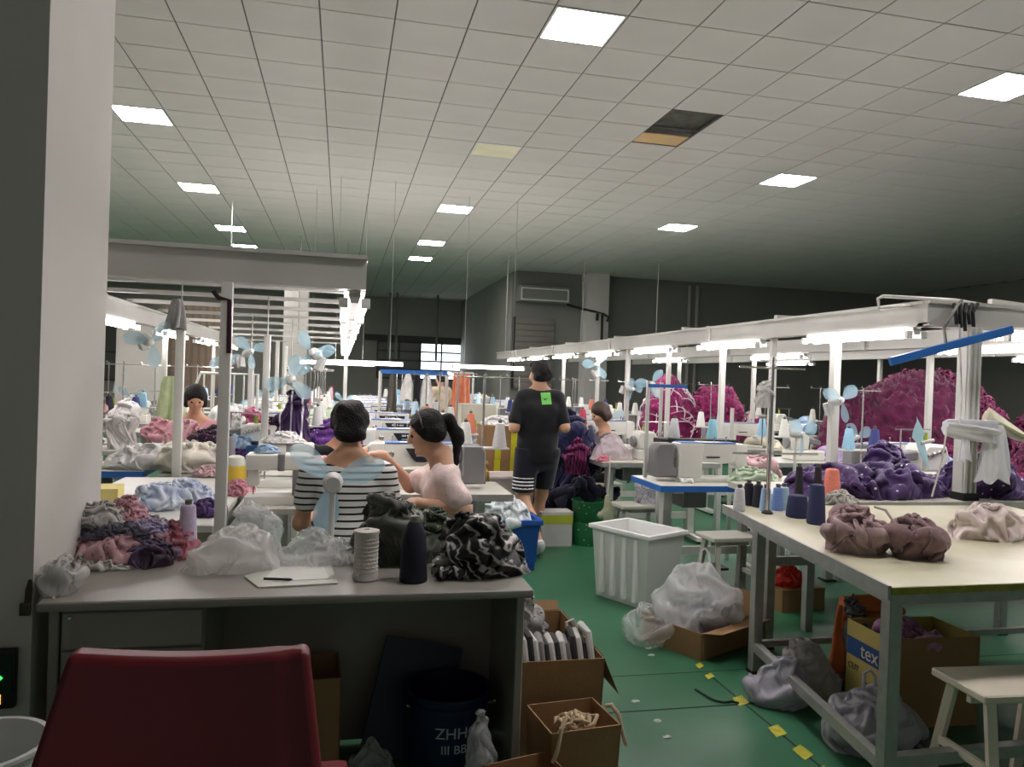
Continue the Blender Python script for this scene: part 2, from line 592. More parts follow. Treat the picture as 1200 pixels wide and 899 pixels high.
# ================================================================== the room
CEIL = 4.4
GX, GY, T = 1.53, 5.73, .6
def wall_mat(n, c, **k): return mat(n, c, .8, var=.05, scale=1.5, bump=.08, bscale=25, **k)
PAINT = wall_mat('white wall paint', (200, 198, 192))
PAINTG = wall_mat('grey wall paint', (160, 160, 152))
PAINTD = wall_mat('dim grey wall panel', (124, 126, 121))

# floor: green epoxy with worn patches
fm = mat('green epoxy floor', (42, 96, 66), .4, var=.3, scale=1.1, bump=.05, bscale=8, col2=(54, 110, 80))
fl = struct(MB().box(-9.5, 17, -3, 30, -.1, 0).build('floor', fm, smooth=False))
JM = mat('floor joint', (20, 38, 32), .8)
for y, w in ((3.22, .01), (3.62, .003), (9.2, .01), (15.2, .01)):
    MB().box(-9, 16.5, y, y + w, -.002, .0012).build('joint', JM, fl, smooth=False)
for x in (-5.2, 6.6):
    MB().box(x, x + .01, -2.5, 29, -.002, .0012).build('joint', JM, fl, smooth=False)

# floor tape: a worn line of yellow dashes
tapem = mat('yellow floor tape', (196, 190, 62), .55, var=.3, scale=30)
tapeb = mat('black tape backing', (30, 44, 38), .6, var=.4, scale=20)
tp = thing('floor_tape', 'worn yellow and black hazard tape along the green aisle floor', 'tape', (1.9, 2.4, 0))
for i, y in enumerate((.02, .19, .36, .55, .86, 1.16, 1.30)):
    w, l = (.062, .12) if i < 5 else (.045, .08)
    a = rnd.uniform(-.15, .15)
    MB().prism([(-w / 2, -l / 2), (w / 2, -l / 2 + .035), (w / 2 * .9, l / 2), (-w / 2, l / 2 - .03)], .0005, .002, 'z', Matrix.Translation((rnd.uniform(-.01, .01), y, 0)) @ Matrix.Rotation(a, 4, 'Z')).build('yellow_dash', tapem, tp, smooth=False)
MB().box(-.006, .004, -.1, 1.2, .0003, .0012).build('backing_strip', tapeb, tp, smooth=False)
# bits of lint on the floor
lintm = mat('white lint', (200, 205, 200), .9)
for i, (u, v) in enumerate(((782, 864), (760, 760), (770, 845), (763, 768), (690, 790), (676, 735), (745, 822))):
    p = at(u, v, z=0)
    heap('lint_scrap', lintm, 'scrap of pale lint lying on the green aisle floor', 'lint', (p.x, p.y, 0), (.02, .012, .006), i, group='scraps of lint on the floor', res=(8, 4))
p = at(828, 812, z=0)
cb = MB()
pts = [at(u, v, z=.006) for u, v in ((815, 808), (822, 812), (830, 817), (838, 821), (848, 823), (858, 822), (866, 824))]
cb.tube(pts, .005, 6)
tag(cb.build('cable_scrap', DARK), 'short black cable scrap lying across the yellow floor tape', 'cable')

# walls
def wall(name, *b, m=PAINT): return struct(MB().box(*b).build(name, m, smooth=False))
wl = wall('wall_left', -9.5, -.93, 2.66, 3.33, 0, 4.6)
wall('wall_left_side', -9.6, -9.4, -3, 30, 0, 4.9)
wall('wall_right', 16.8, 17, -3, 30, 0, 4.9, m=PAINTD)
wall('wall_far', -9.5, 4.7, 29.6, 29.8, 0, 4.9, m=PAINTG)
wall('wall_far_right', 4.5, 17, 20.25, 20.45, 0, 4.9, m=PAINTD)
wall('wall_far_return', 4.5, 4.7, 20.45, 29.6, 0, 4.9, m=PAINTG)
struct(MB().box(-9.5, 17, -3, 30, 4.86, 4.95).build('ceiling_slab', mat('bare concrete', (120, 120, 116), .9), smooth=False))

# ceiling: suspended grid with lay-in tiles
ce = struct(bpy.data.objects.new('ceiling', None)); C.objects.link(ce); ce.location = (0, 0, CEIL)
tm = mat('ceiling tile', (210, 208, 202), .9, var=.05, scale=1.2, bump=.15, bscale=180)
bm_ = mat('ceiling grid bar', (96, 94, 90), .7)
i0, i1, j0, j1 = -18, 25, -13, 40
LIT = {(0, 0), (0, 12), (0, 18), (0, 22), (-7, 6), (-7, 12), (-7, 18), (-7, 22), (7, 0), (7, 6), (7, 12), (-11, 34), (-14, 6), (-14, 12), (-14, 18), (0, -6), (7, -6)}
OFF = {(0, 6)}
HOLE = {(3, 3), (3, 4)}
tme = MB().frustum(-.293, .293, -.293, .293, 0, -.294, .294, -.294, .294, .014).mesh('ceiling_tile', smooth=False)
tme.materials.append(tm)
rest = MB(); cand = []
fw = _F
for i in range(i0, i1):
    for j in range(j0, j1):
        if (i, j) in LIT or (i, j) in OFF or (i, j) in HOLE: continue
        x, y = GX + (i + .5) * T, GY + (j + .5) * T
        if x > 4.5 and y > 20.3: continue
        q = Vector((x, y, CEIL)) - CAM
        dd = q.dot(fw)
        u = CXP + FPX * q.dot(_R) / dd if dd > .3 else -9e9
        v = CYP - FPX * q.dot(_U) / dd if dd > .3 else -9e9
        vis = dd > .3 and 100 < u < 1240 and -40 < v < 450
        cand.append((0 if vis else 1, dd, x, y))
cand.sort()
for n, (vis, dd, x, y) in enumerate(cand):
    if n < 299 and vis == 0:
        link('ceiling_tile', tme, tm, ce, (x, y, rnd.uniform(-.0015, .0015)))
    else:
        rest.frustum(x - .293, x + .293, y - .293, y + .293, 0, x - .294, x + .294, y - .294, y + .294, .014)
o = rest.build('ceiling_tiles_beyond', tm, ce, smooth=False); o['kind'] = 'stuff'
for i in range(i0, i1 + 1):
    x = GX + i * T
    MB().box(x - .008, x + .008, GY + j0 * T, 20.2 if x > 4.6 else 29.6, .006, .03).build('grid_bar', bm_, ce, smooth=False)
for j in range(j0, j1 + 1):
    y = GY + j * T
    MB().box(GX + i0 * T, 4.6 if y > 20.2 else 16.8, y - .008, y + .008, .006, .03).build('grid_bar', bm_, ce, smooth=False)
# light panels
FRM = mat('white light frame', (225, 225, 222), .4)
offm = mat('unlit diffuser', (244, 240, 206), .3, var=.12, scale=3)
lf = MB()
for a in (-.292, .272): lf.box(a, a + .02, -.292, .292, -.004, .02)
for a in (-.292, .272): lf.box(-.272, .272, a, a + .02, -.004, .02)
lfm = lf.mesh('frame', smooth=False)
ldm = MB().box(-.272, .272, -.272, .272, 0, .008).mesh('diffuser', smooth=False)
ldo = MB().box(-.272, .272, -.272, .272, 0, .008).mesh('diffuser', smooth=False)
for (i, j) in sorted(LIT | OFF):
    on = (i, j) in LIT
    lab = {0: 'lit ceiling panel in the same line as the unlit cream panel', 7: 'lit ceiling panel in the line beyond the missing tiles', -7: "lit ceiling panel in the line above the pink-topped worker's row"}.get(i, 'lit ceiling panel over the hall beyond the pink-topped worker')
    if (i, j) == (0, 0): lab = 'lit ceiling panel over the aisle just short of the missing tiles'
    if (i, j) == (7, 6): lab = 'lit ceiling panel diagonally beyond the gap of missing tiles'
    t = thing('ceiling_light', lab if on else 'square ceiling panel light switched off, dull cream', 'ceiling light',
              (GX + (i + .5) * T, GY + (j + .5) * T, CEIL), 0, {0: 'lit panels in the unlit panel line', 7: 'lit panels beyond the missing tiles', -7: 'lit panels above the pink-topped worker row'}.get(i, 'lit panels over the far hall') if on else None)
    link('frame', lfm, FRM, t); link('diffuser', ldm if on else ldo, PANELE if on else offm, t)
# the hole where two tiles are missing: a board left lying above the grid
tag(MB().box(GX + 3 * T + .01, GX + 4 * T - .01, GY + 4 * T + .25, GY + 5 * T - .01, CEIL + .012, CEIL + .024).build('loose_board', mat('tan board', (226, 190, 136), .7)),
    'tan board lying above the gap of missing ceiling tiles', 'board')
tag(MB().box(GX + 3 * T - .4, GX + 4 * T + .5, GY + 3 * T + .1, GY + 4 * T + .25, CEIL + .06, CEIL + .1).build('ceiling_duct', mat('dusty duct', (96, 94, 84), .8, var=.4, scale=12)),
    'dusty grey duct seen through the gap in the ceiling', 'duct')

# pillars, bulkhead, far windows
def pillar(x0, x1, y0, y1): return struct(MB().box(x0, x1, y0, y1, 0, 4.86).build('wall_pillar', PAINT, bevel=.01))
pillar(6.42, 7.05, 19.7, 20.25); pillar(-1.5, -.9, 20.2, 20.8); pillar(-6.2, -5.6, 13.2, 13.8)
for x in (9.66, 9.9):
    tag(MB().tube([(x, 20.2, .3), (x, 20.2, 4.3)], .05, 10).build('wall_conduit', PAINTG), 'grey vertical pipe fixed on the dark far wall', 'pipe', 'pipes on the far wall')
cb = MB(); cb.tube([(6.0, 20.15, 3.55), (6.3, 19.75, 3.42), (6.6, 19.66, 3.36), (6.86, 19.66, 3.32), (6.86, 19.66, 2.0)], .035, 6)
cb.tube([(6.86, 19.66, 3.32), (7.02, 19.62, 3.22), (6.98, 19.62, 3.1)], .03, 6); cb.tube([(6.72, 19.66, 3.3), (6.7, 19.62, 3.12)], .04, 6)
tag(cb.build('power_cable', DARK), 'thick black cable running down the white far pillar', 'cable')
ac = thing('air_conditioner', 'long ceiling air conditioner with pale outlet frame near far pillar', 'air conditioner', (5.25, 20.1, 3.55))
MB().box(-.7, .7, -.35, .14, 0, .42).build('casing', PAINTD, ac, bevel=.01)
b = MB(); b.box(-.66, .66, -.37, -.34, .33, .36); b.box(-.66, .66, -.37, -.34, .03, .06); b.box(-.66, -.63, -.37, -.34, .06, .33); b.box(.63, .66, -.37, -.34, .06, .33)
b.build('outlet_frame', WHITE_METAL, ac)
for k in range(5): MB().box(-.63, .63, -.36, -.345, .085 + k * .05, .10 + k * .05).build('louvre', PAINTD, ac, smooth=False)
# roller shutter panel under it
sh = thing('roller_shutter', 'closed grey roller shutter beneath the long air conditioner', 'shutter', (5.15, 20.2, 1.2))
for k in range(12): MB().box(-.6, .5, -.05, .05, k * .16, k * .16 + .15).build('slat', mat('shutter slat', (126, 122, 116), .6), sh, bevel=.01)
MB().box(-.66, -.6, -.06, .05, 0, 1.95).build('guide_rail', DARK, sh)

# far window band
def window(name, x0, x1, z0, z1, lit, cols, rows, y=29.58):
    w = struct(bpy.data.objects.new(name, None)); C.objects.link(w); w.location = (x0, y, z0)
    W_, H_ = x1 - x0, z1 - z0
    gm = mat('dull far glass', (92, 96, 92), .3); lm = mat('daylit glass', (235, 243, 250), .3, emit=1.6)
    for c in range(cols):
        for r in range(rows):
            a, b_ = c * W_ / cols, (c + 1) * W_ / cols
            q0, q1 = r * H_ / rows, (r + 1) * H_ / rows
            MB().box(a + .03, b_ - .03, -.01, 0, q0 + .03, q1 - .03).build('pane', lm if c in lit else gm, w, smooth=False)
    fr = mat('dark window frame', (60, 62, 60), .6)
    for c in range(cols + 1): MB().box(c * W_ / cols - .03, c * W_ / cols + .03, -.05, .01, 0, H_).build('window_frame', fr, w, smooth=False)
    for r in range(rows + 1): MB().box(0, W_, -.045, .01, r * H_ / rows - .03, r * H_ / rows + .03).build('window_frame', fr, w, smooth=False)
    return w
wa, wb, wc_ = at(493, 402, y=29.6), at(541, 430, y=29.6), at(605, 402, y=29.6)
ww = (wb.x - wa.x) / 2
window('window_1', wa.x - 2 * ww, wa.x + 3 * ww, 1.3, wa.z, (2, 3), 5, 4)
struct(MB().box(.8, 4.5, 29.45, 29.6, wa.z + .03, wa.z + .25).build('trim_1', mat('dark lintel', (70, 70, 66), .7), smooth=False))
window('window_2', -8.5, -5.5, .9, 2.9, (), 4, 2)
for x in (1.6, 1.85, 3.3):
    tag(MB().tube([(x, 27.5, 2.0), (x, 27.5, 4.38)], .045, 8).build('hanging_pipe', PAINTD), 'thin grey pipe hanging from the ceiling near the far window', 'pipe', 'hanging pipes near the far window')

# ================================================================== overhead trunking frames and tube lamps
ZB, ZT = 1.93, 2.09
def beam(m, p, q):
    """pressed-steel trunking: web with lips top and bottom"""
    m.bar(p + Vector((0, 0, .08)), q + Vector((0, 0, .08)), .07, .14)
    m.bar(p + Vector((0, 0, .155)), q + Vector((0, 0, .155)), .11, .02)
    m.bar(p + Vector((0, 0, .01)), q + Vector((0, 0, .01)), .10, .02)
def frame(label, xs, ya, yb, crosses, posts, hang, cross_ext=0, dz=0, tops={}):
    ZB, ZT = 1.93 + dz, 2.09 + dz
    t = thing('trunking_frame', label, 'overhead rail', (xs[0], ya, 0))
    o = Vector((xs[0], ya, 0))
    tm_ = mat('trunking steel', (196, 196, 190), .4, metal=.15, var=.08, scale=3)
    for x in xs:
        y = ya
        while y < yb - .1:
            e = min(y + 3.0, yb)
            m = MB(); beam(m, Vector((x, y + .004, ZB)) - o, Vector((x, e - .004, ZB)) - o)
            m.build('long_beam', tm_, t, smooth=False)
            if y > ya: MB().box(x - .06 - o.x, x + .06 - o.x, y - .03 - o.y, y + .03 - o.y, ZB - .004, ZT + .012).build('joint_clip', tm_, t, smooth=False)
            y = e
    for c in crosses:
        m = MB()
        if c == ya: beam(m, Vector((xs[0] - .05 - cross_ext, c, ZB)) - o, Vector((xs[-1] + .05, c, ZB)) - o)
        else: m.bar(Vector((xs[0], c, ZT + .028)) - o, Vector((xs[-1], c, ZT + .03)) - o, .045, .032)
        m.build('cross_beam', tm_, t, smooth=False)
    for (x, y, z, w) in posts:
        zt_ = tops.get(round(y, 2), ZB)
        m = MB(); m.box(x - w / 2 - o.x, x + w / 2 - o.x, y - w / 2 - o.y, y + w / 2 - o.y, z, zt_)
        if zt_ < ZB: MB().tube([(x - o.x, y - o.y, zt_ - .02), (x - o.x, y - o.y, ZT + .01)], .006, 6).build('tie_rod', GREY_METAL, t)
        p = m.build('post', WHITE_METAL, t, bevel=.004)
        m = MB(); m.box(x - w * .8 - o.x, x + w * .8 - o.x, y - w * .8 - o.y, y + w * .8 - o.y, z, z + .012); m.build('foot_plate', DARK, p)
    for (x, y) in hang:
        MB().tube([Vector((x, y, ZT)) - o, Vector((x, y, CEIL - .01)) - o], .012, 6).build('hanger_rod', GREY_METAL, t)
    return t
PL = at(262, 500, y=3.75).x
frame('pale steel overhead rail frame hanging above the striped-shirt woman\'s row', (-1.95, .05), 3.78, 18.2,
      (3.78, 4.9, 5.7, 6.6, 7.6, 8.8, 10.2, 12, 14, 16.5),
      [(PL, 3.74, 0, .05), (at(311, 470, y=6.17).x, 6.17, 0, .05), (at(340, 470, y=8.9).x, 8.9, 0, .06), (at(210, 450, y=5.55).x, 5.55, 0, .055),
       (at(293, 470, y=8.2).x, 8.2, .762, .05), (-.9, 11.2, 0, .05), (-.95, 13.6, 0, .05), (-1.95, 9.2, 0, .05), (-1.95, 12.5, 0, .05), (.05, 10.4, 0, .04), (.05, 14.4, 0, .04)],
      [(-1.95, 14), (.05, 17.5), (-.95, 17)], dz=-.035, tops={6.17: at(311, 393, y=6.17).z, 5.55: at(210, 374, y=5.55).z, 8.2: 1.55, 8.9: 1.5})
R3 = 3.75
frame('pale steel overhead rail frame above the blue-edged sewing table row', (R3, 5.6, 7.3), 4.27, 18.4,
      (4.27, 6.1, 8.0, 10.2, 12.6, 15.2), [(at(u, 450, x=R3).x, at(u, 450, x=R3).y, .0, w) for u, w in ((978, .062), (905, .05), (846, .05), (783, .045), (735, .055), (700, .05), (660, .05), (632, .05))] +
      [(5.6, 6.35, 0, .05), (5.6, 9.6, 0, .05), (5.6, 12, 0, .05), (7.3, 9.2, 0, .05)],
      [(R3, 17.6), (5.6, 17.5), (7.3, 17)])
# thick ribbed post at the near end, standing on the far table
pc = at(1134, 480, y=4.2)
pt = thing('ribbed_post', 'thick white ribbed post standing beside the purple dotted fabric', 'post', (pc.x, 4.2, .8))
b = MB(); b.box(-.05, .05, -.03, .05, 0, ZB - .8)
b.build('channel', WHITE_METAL, pt)
for dx in (-.045, -.008, .03): MB().box(dx, dx + .014, -.05, -.03, 0, ZB - .8).build('rib', WHITE_METAL, pt, smooth=False)
MB().box(-.06, .06, -.06, .06, 0, .05).build('rubber_foot', DARK, pt, bevel=.006)

# tube lamps
lb = MB(); lb.prism([(-.02, .02), (-.026, .05), (.026, .05), (.02, .02)], -.6, .6, 'y')
reflm = mat('lamp reflector', (238, 238, 235), .35)
lbm = lb.mesh('reflector', smooth=False)
ltm = MB().tube([(0, -.575, 0), (0, .575, 0)], .013, 10).mesh('tube')
lcm = MB().box(-.022, .022, -.014, .014, -.02, .03).mesh('end_cap', bevel=.003)
lbat = MB().box(-.03, .03, -.6, .6, .05, .068).mesh('batten', smooth=False)
def lamp(x, y, z, rz, label, group, wires=False):
    t = thing('tube_lamp', label, 'lamp', (x, y, z), rz, group)
    if wires:
        for e in (-.4, .4): MB().tube([(0, e, .06), (0, e, CEIL - z)], .003, 5).build('suspension_wire', GREY_METAL, t)
    link('batten', lbat, WHITE_METAL, t); link('reflector', lbm, reflm, t)
    for s in (-1, 1):
        link('tube', ltm, TUBE, t, (s * .055, 0, .02))
        for e in (-1, 1): link('end_cap', lcm, reflm, t, (s * .055, e * .588, .016))
for k in range(9): lamp(.05, 4.5 + k * 1.34, ZB - .107, 0, 'twin tube lamp in the bright line under the rail above the striped-shirt woman', 'tube lamps above the striped-shirt woman\'s row')
for k in range(4): lamp(-1.95, 7.2 + k * 2.3, ZB - .107, 0, 'twin tube lamp under the rail above the pink-topped worker\'s row', 'tube lamps above the pink-topped worker\'s row')
for k in range(7): lamp(R3, 4.98 + k * 1.9, ZB - .072, 0, 'twin tube lamp under the rail above the blue-edged sewing table', 'tube lamps above the blue-edged sewing table row')
for k in range(3): lamp(5.6, 5.6 + k * 3.4, ZB - .072, 0, 'twin tube lamp under the middle rail beside the magenta fabric piles', 'tube lamps beside the magenta piles')
for k in range(2): lamp(7.3, 6.4 + k * 5.0, ZB - .072, 0, 'twin tube lamp under the rail behind the magenta fabric piles', 'tube lamps behind the magenta piles')
lamp(4.9, 4.27, ZB - .072, PI / 2, 'twin tube lamp under the end beam beside the thick ribbed post', None)
for u0, y in ((395, 12.6), (425, 11.6)):
    p = at(u0, 428, y=y); lamp(p.x, y, p.z, PI / 2, 'twin tube lamp hung crosswise beyond the striped-shirt woman', 'crosswise lamps beyond the striped-shirt woman', True)
p = at(572, 433, y=12.2); lamp(p.x, 12.2, p.z, PI / 2, 'twin tube lamp hung crosswise beside the orange hanging strips', None, True)

# ================================================================== prototypes for the sewing stations
def cone_obj(col, name='thread_cone', h=.17, r0=.05, r1=.03):
    key = 'cone %s %.2f' % (col, h)
    m = mat('thread %s' % (col,), col, .75, var=.12, scale=80, bump=.2, bscale=220)
    if key not in CONE:
        y = MB().lathe([(r0 * .9, 0), (r0, .006), (r0, .02), (r1, h - .012), (r1 * .9, h - .004), (r1 * .6, h)], 16).mesh('yarn')
        c = MB().lathe([(.012, h - .003), (.014, h + .018), (.010, h + .02), (0.0, h + .02)], 10).mesh('core_tip')
        CONE[key] = (y, c)
    return CONE[key], m
CONE = {}
COREM = mat('cone core plastic', (90, 96, 84), .5)
def cone(col, loc, label, group=None, h=.17, r0=.05, r1=.03, tip=True):
    (y, c), m = cone_obj(col, h=h, r0=r0, r1=r1)
    t = thing('thread_cone', label, 'thread cone', loc, 0, group)
    o = link('yarn', y.copy() if False else y, None, t)
    if not y.materials: y.materials.append(m)
    if tip: link('core_tip', c, COREM, t)
    return t

# sewing table: origin on the floor, operator at -y
def make_table(label, w=1.15, d=.56, edge=None, z=.76, topm=TOPM, group=None):
    t = thing('sewing_table', label, 'table', (0, 0, -50), 0, group)
    MB().box(-w / 2, w / 2, -d / 2, d / 2, z - .035, z).build('top', topm, t, bevel=.004, seg=1)
    e = MB()
    e.box(-w / 2 - .006, w / 2 + .006, -d / 2 - .006, -d / 2, z - .045, z - .002); e.box(-w / 2 - .006, w / 2 + .006, d / 2, d / 2 + .006, z - .045, z - .002)
    e.box(-w / 2 - .006, -w / 2, -d / 2, d / 2, z - .045, z - .002); e.box(w / 2, w / 2 + .006, -d / 2, d / 2, z - .045, z - .002)
    e.build('edge_band', edge or GREY_METAL, t, smooth=False)
    for s in (-1, 1):
        m = MB(); x = s * (w / 2 - .16)
        m.box(x - .035, x + .035, -.03, .05, .06, z - .06); m.box(x - .035, x + .035, -d / 2 + .04, d / 2 - .04, z - .065, z - .035)
        m.box(x - .03, x + .03, -d / 2 + .02, d / 2 - .02, .02, .06)
        lg = m.build('leg', WHITE_METAL, t, bevel=.004, seg=1)
        for yy in (-d / 2 + .05, d / 2 - .05): MB().lathe([(.018, 0), (.02, .02)], 8, Matrix.Translation((x, yy, 0))).build('rubber_foot', DARK, lg)
    MB().box(-w / 2 + .19, w / 2 - .19, -.005, .03, .2, .26).build('stretcher', WHITE_METAL, t, smooth=False)
    MB().frustum(-.12, .12, -.16, .02, .07, -.12, .12, -.15, .03, .09).build('pedal', DARK, t, smooth=False)
    MB().box(.1, .3, -.14, .06, z - .2, z - .037).build('motor_box', MACHG, t, bevel=.01, seg=1)
    return t

# lockstitch machine: origin on the table top, operator at -y, needle at -x
def make_machine(label, group=None, near=True):
    t = thing('sewing_machine', label, 'sewing machine', (0, 0, -50), 0, group)
    sg = 2 if near else 1
    MB().box(-.26, .27, -.09, .09, 0, .03).build('bed', MACH, t, bevel=.006, seg=sg)
    MB().prism([(.08, .03), (.27, .03), (.27, .29), (.06, .29), (.07, .2)], -.075, .075).build('pillar', MACH, t, bevel=.014, seg=sg)
    MB().prism([(-.24, .15), (-.12, .135), (.10, .15), (.10, .3), (-.2, .294), (-.24, .28)], -.06, .06).build('arm', MACH, t, bevel=.016, seg=sg)
    hd = MB().prism([(-.3, .12), (-.22, .095), (-.2, .13), (-.2, .29), (-.285, .288), (-.3, .27)], -.062, .066).build('head', MACH, t, bevel=.014, seg=sg)
    MB().box(-.304, -.298, -.035, .035, .16, .26).build('face_plate', CHROME, hd, smooth=False)
    MB().tube([(-.245, -.01, .03), (-.245, -.01, .14)], .005, 6).build('needle_bar', CHROME, t)
    m = MB(); m.tube([(-.235, -.005, .04), (-.235, -.005, .14)], .005, 6); m.box(-.25, -.225, -.03, .015, .031, .039); m.build('presser_foot', CHROME, t)
    m = MB().lathe([(.0, .0), (.05, .0), (.058, .008), (.058, .022), (.03, .03), (0, .03)], 18, Matrix.Translation((.272, 0, .22)) @ Matrix.Rotation(PI / 2, 4, 'Y'))
    m.build('handwheel', MACHG, t)
    pn = MB().prism([(-.03, .205), (.0, .175), (.2, .175), (.22, .19), (.22, .262), (-.07, .262)], -.083, -.072).build('control_panel', PANELM, t)
    gm = mat('panel print', (190, 205, 225), .4)
    for (gx, gz, gw, gh) in ((.0, .235, .035, .014), (.045, .235, .012, .014), (.07, .235, .04, .012), (.0, .212, .12, .005), (.14, .232, .012, .012), (.165, .222, .012, .012), (.19, .212, .012, .012), (.16, .2, .01, .008)):
        MB().box(gx, gx + gw, -.0838, -.083, gz, gz + gh).build('key_symbol', gm, pn, smooth=False)
    MB().prism([(.27, .03), (.45, .03), (.46, .06), (.46, .24), (.43, .285), (.3, .285), (.3, .1), (.27, .1)], -.07, .07).build('motor_cover', MACHG, t, bevel=.012, seg=1)
    MB().box(-.2, .25, -.062, .062, .289, .296).build('top_strip', BLUE, t, smooth=False)
    for px in (-.15, -.05, .05):
        m = MB(); m.tube([(px, 0, .295), (px, 0, .335)], .004, 6); m.tube([(px, -.008, .335), (px, .008, .335)], .006, 6); m.build('thread_guide', CHROME, t)
    m = MB().lathe([(.0, 0), (.02, 0), (.022, .006), (.012, .012), (0, .012)], 12, Matrix.Translation((-.16, -.06, .22)) @ Matrix.Rotation(PI / 2, 4, 'X')); m.build('tension_dial', CHROME, t)
    MB().box(-.07, .04, .058, .066, .18, .19).build('rear_slot', DARK, t, smooth=False)
    return t

# overlock: compact high head
def make_overlock(label, group=None):
    t = thing('overlock_machine', label, 'overlock machine', (0, 0, -50), 0, group)
    MB().box(-.2, .16, -.12, .1, 0, .1).build('base', MACH, t, bevel=.012, seg=1)
    MB().prism([(-.02, .1), (.16, .1), (.17, .2), (.15, .27), (.0, .27), (-.03, .22)], -.1, .09).build('body', MACH, t, bevel=.015, seg=1)
    MB().prism([(-.2, .15), (-.03, .17), (-.03, .23), (-.17, .21), (-.2, .19)], -.06, .03).build('presser_arm', MACHG, t, bevel=.01, seg=1)
    MB().box(-.18, .02, -.128, -.118, .015, .09).build('front_cover', MACHG, t, bevel=.004, seg=1)
    for k in range(4):
        m = MB().lathe([(0, 0), (.016, 0), (.017, .008), (.008, .016), (0, .016)], 10, Matrix.Translation((.01 + k * .035, -.1, .2 + .01 * k)) @ Matrix.Rotation(PI / 2, 4, 'X'))
        m.build('tension_dial', CHROME, t)
    m = MB().lathe([(0, 0), (.05, 0), (.058, .01), (.05, .03), (0, .03)], 14, Matrix.Translation((.168, 0, .17)) @ Matrix.Rotation(PI / 2, 4, 'Y')); m.build('handwheel', MACHG, t)
    m = MB(); m.tube([(.08, .02, .27), (.08, .02, .34)], .016, 8); m.build('oil_gauge', mat('oil window', (150, 170, 60), .2), t)
    m = MB(); m.tube([(-.12, 0, .23), (-.12, 0, .36)], .006, 6); m.tube([(-.16, 0, .36), (.1, 0, .36)], .005, 6); m.build('thread_rack', CHROME, t)
    return t

# thread stand: pole with cross arms
def make_stand(label, group=None, h=.75):
    t = thing('thread_stand', label, 'thread stand', (0, 0, -50), 0, group)
    MB().tube([(0, 0, 0), (0, 0, h)], .008, 8).build('pole', CHROME, t)
    m = MB(); m.tube([(-.16, 0, h - .02), (.16, 0, h - .02)], .005, 6)
    for x in (-.15, 0, .15): m.tube([(x, 0, h - .02), (x, -.02, h + .015), (x + .015, -.02, h - .005)], .003, 5)
    m.build('guide_arm', CHROME, t)
    MB().box(-.18, .18, -.06, .06, .24, .25).build('spool_tray', WHITE_METAL, t, smooth=False)
    for x in (-.12, .12): MB().tube([(x, 0, .25), (x, 0, .45)], .004, 6).build('spool_pin', CHROME, t)
    MB().lathe([(.03, 0), (.03, .01), (.012, .02)], 10).build('clamp', DARK, t)
    return t

# small clip fan: origin at the motor centre, facing -y
def make_fan(label, nb=4, L_=.2, group=None, stem=None, arm=None, rot0=.4):
    t = thing('clip_fan', label, 'fan', (0, 0, -50), 0, group)
    MB().lathe([(0, -.05), (.03, -.05), (.04, -.03), (.042, .03), (.03, .06), (0, .065)], 14, Matrix.Rotation(PI / 2, 4, 'X')).build('motor', WHITE_METAL, t)
    MB().lathe([(0, 0), (.02, 0), (.026, .012), (.02, .03), (0, .035)], 12, Matrix.Translation((0, -.05, 0)) @ Matrix.Rotation(PI / 2, 4, 'X')).build('hub', mat('fan hub', (215, 215, 210), .4), t)
    for k in range(nb):
        a = 2 * PI * k / nb + rot0
        g = []
        for i in range(9):
            u = i / 8
            w = .062 * (math.sin(PI * min(1, u * .92 + .08)) ** .6) * (.45 + .75 * u) if u < 1 else .012
            r = .022 + L_ * u
            row = []
            for s in (-1, -.5, 0, .5, 1):
                tw = .45 - .25 * u
                row.append((math.cos(a) * r - math.sin(a) * s * w, -.062 + s * w * tw - .01 * s * s, math.sin(a) * r + math.cos(a) * s * w))
            g.append(row)
        MB().sheet(g).build('blade', FANB, t)
    if stem:
        m = MB(); m.tube([(0, .0, -.03), (0, .01, -stem)], .012, 8); m.build('stem', WHITE_METAL, t)
        MB().box(-.03, .03, -.02, .05, -stem - .06, -stem).build('clamp', WHITE_METAL, t, bevel=.008, seg=1)
    if arm:
        m = MB(); a = Vector(arm); m.tube([(0, .03, 0), tuple(a * .5 + Vector((0, .03, .03))), tuple(a)], .011, 8); m.build('bracket_arm', WHITE_METAL, t)
        MB().box(a.x - .03, a.x + .03, a.y - .03, a.y + .03, a.z - .06, a.z + .05).build('clamp', WHITE_METAL, t, bevel=.006, seg=1)
    return t
def rm(root):
    for c in list(root.children):
        for g in list(c.children): bpy.data.objects.remove(g)
        bpy.data.objects.remove(c)
    bpy.data.objects.remove(root)

# ================================================================== sewing rows
T0 = make_table('t'); TBLUE = make_table('t', edge=BLUE); MC = make_machine('m'); OV = make_overlock('o'); ST = make_stand('s')
FAN_ARM = make_fan('f', 3, .17, arm=(0, .12, -.05)); FAN4 = make_fan('f', 3, .19, stem=.2)
CC = [(150, 196, 222), (62, 70, 130), (204, 70, 96), (30, 32, 48), (180, 210, 230), (226, 134, 106), (235, 235, 230), (225, 226, 220), (206, 206, 204), (190, 205, 220)]
CN = ['sky blue', 'indigo', 'crimson', 'near-black', 'pale blue', 'coral', 'white', 'off-white', 'silver grey', 'ice blue']
HEAPC = [('white', (228, 228, 226)), ('pale pink', (226, 190, 196)), ('lilac', (190, 170, 210)), ('cream', (226, 220, 200)), ('pale green', (188, 206, 180)), ('navy', (36, 40, 92)),
         ('purple', (84, 44, 116)), ('grey', (158, 160, 164)), ('pale blue', (170, 198, 226)), ('magenta', (150, 36, 100))]
def hm(i): n, c = HEAPC[i]; return cloth('%s fabric' % n, c)
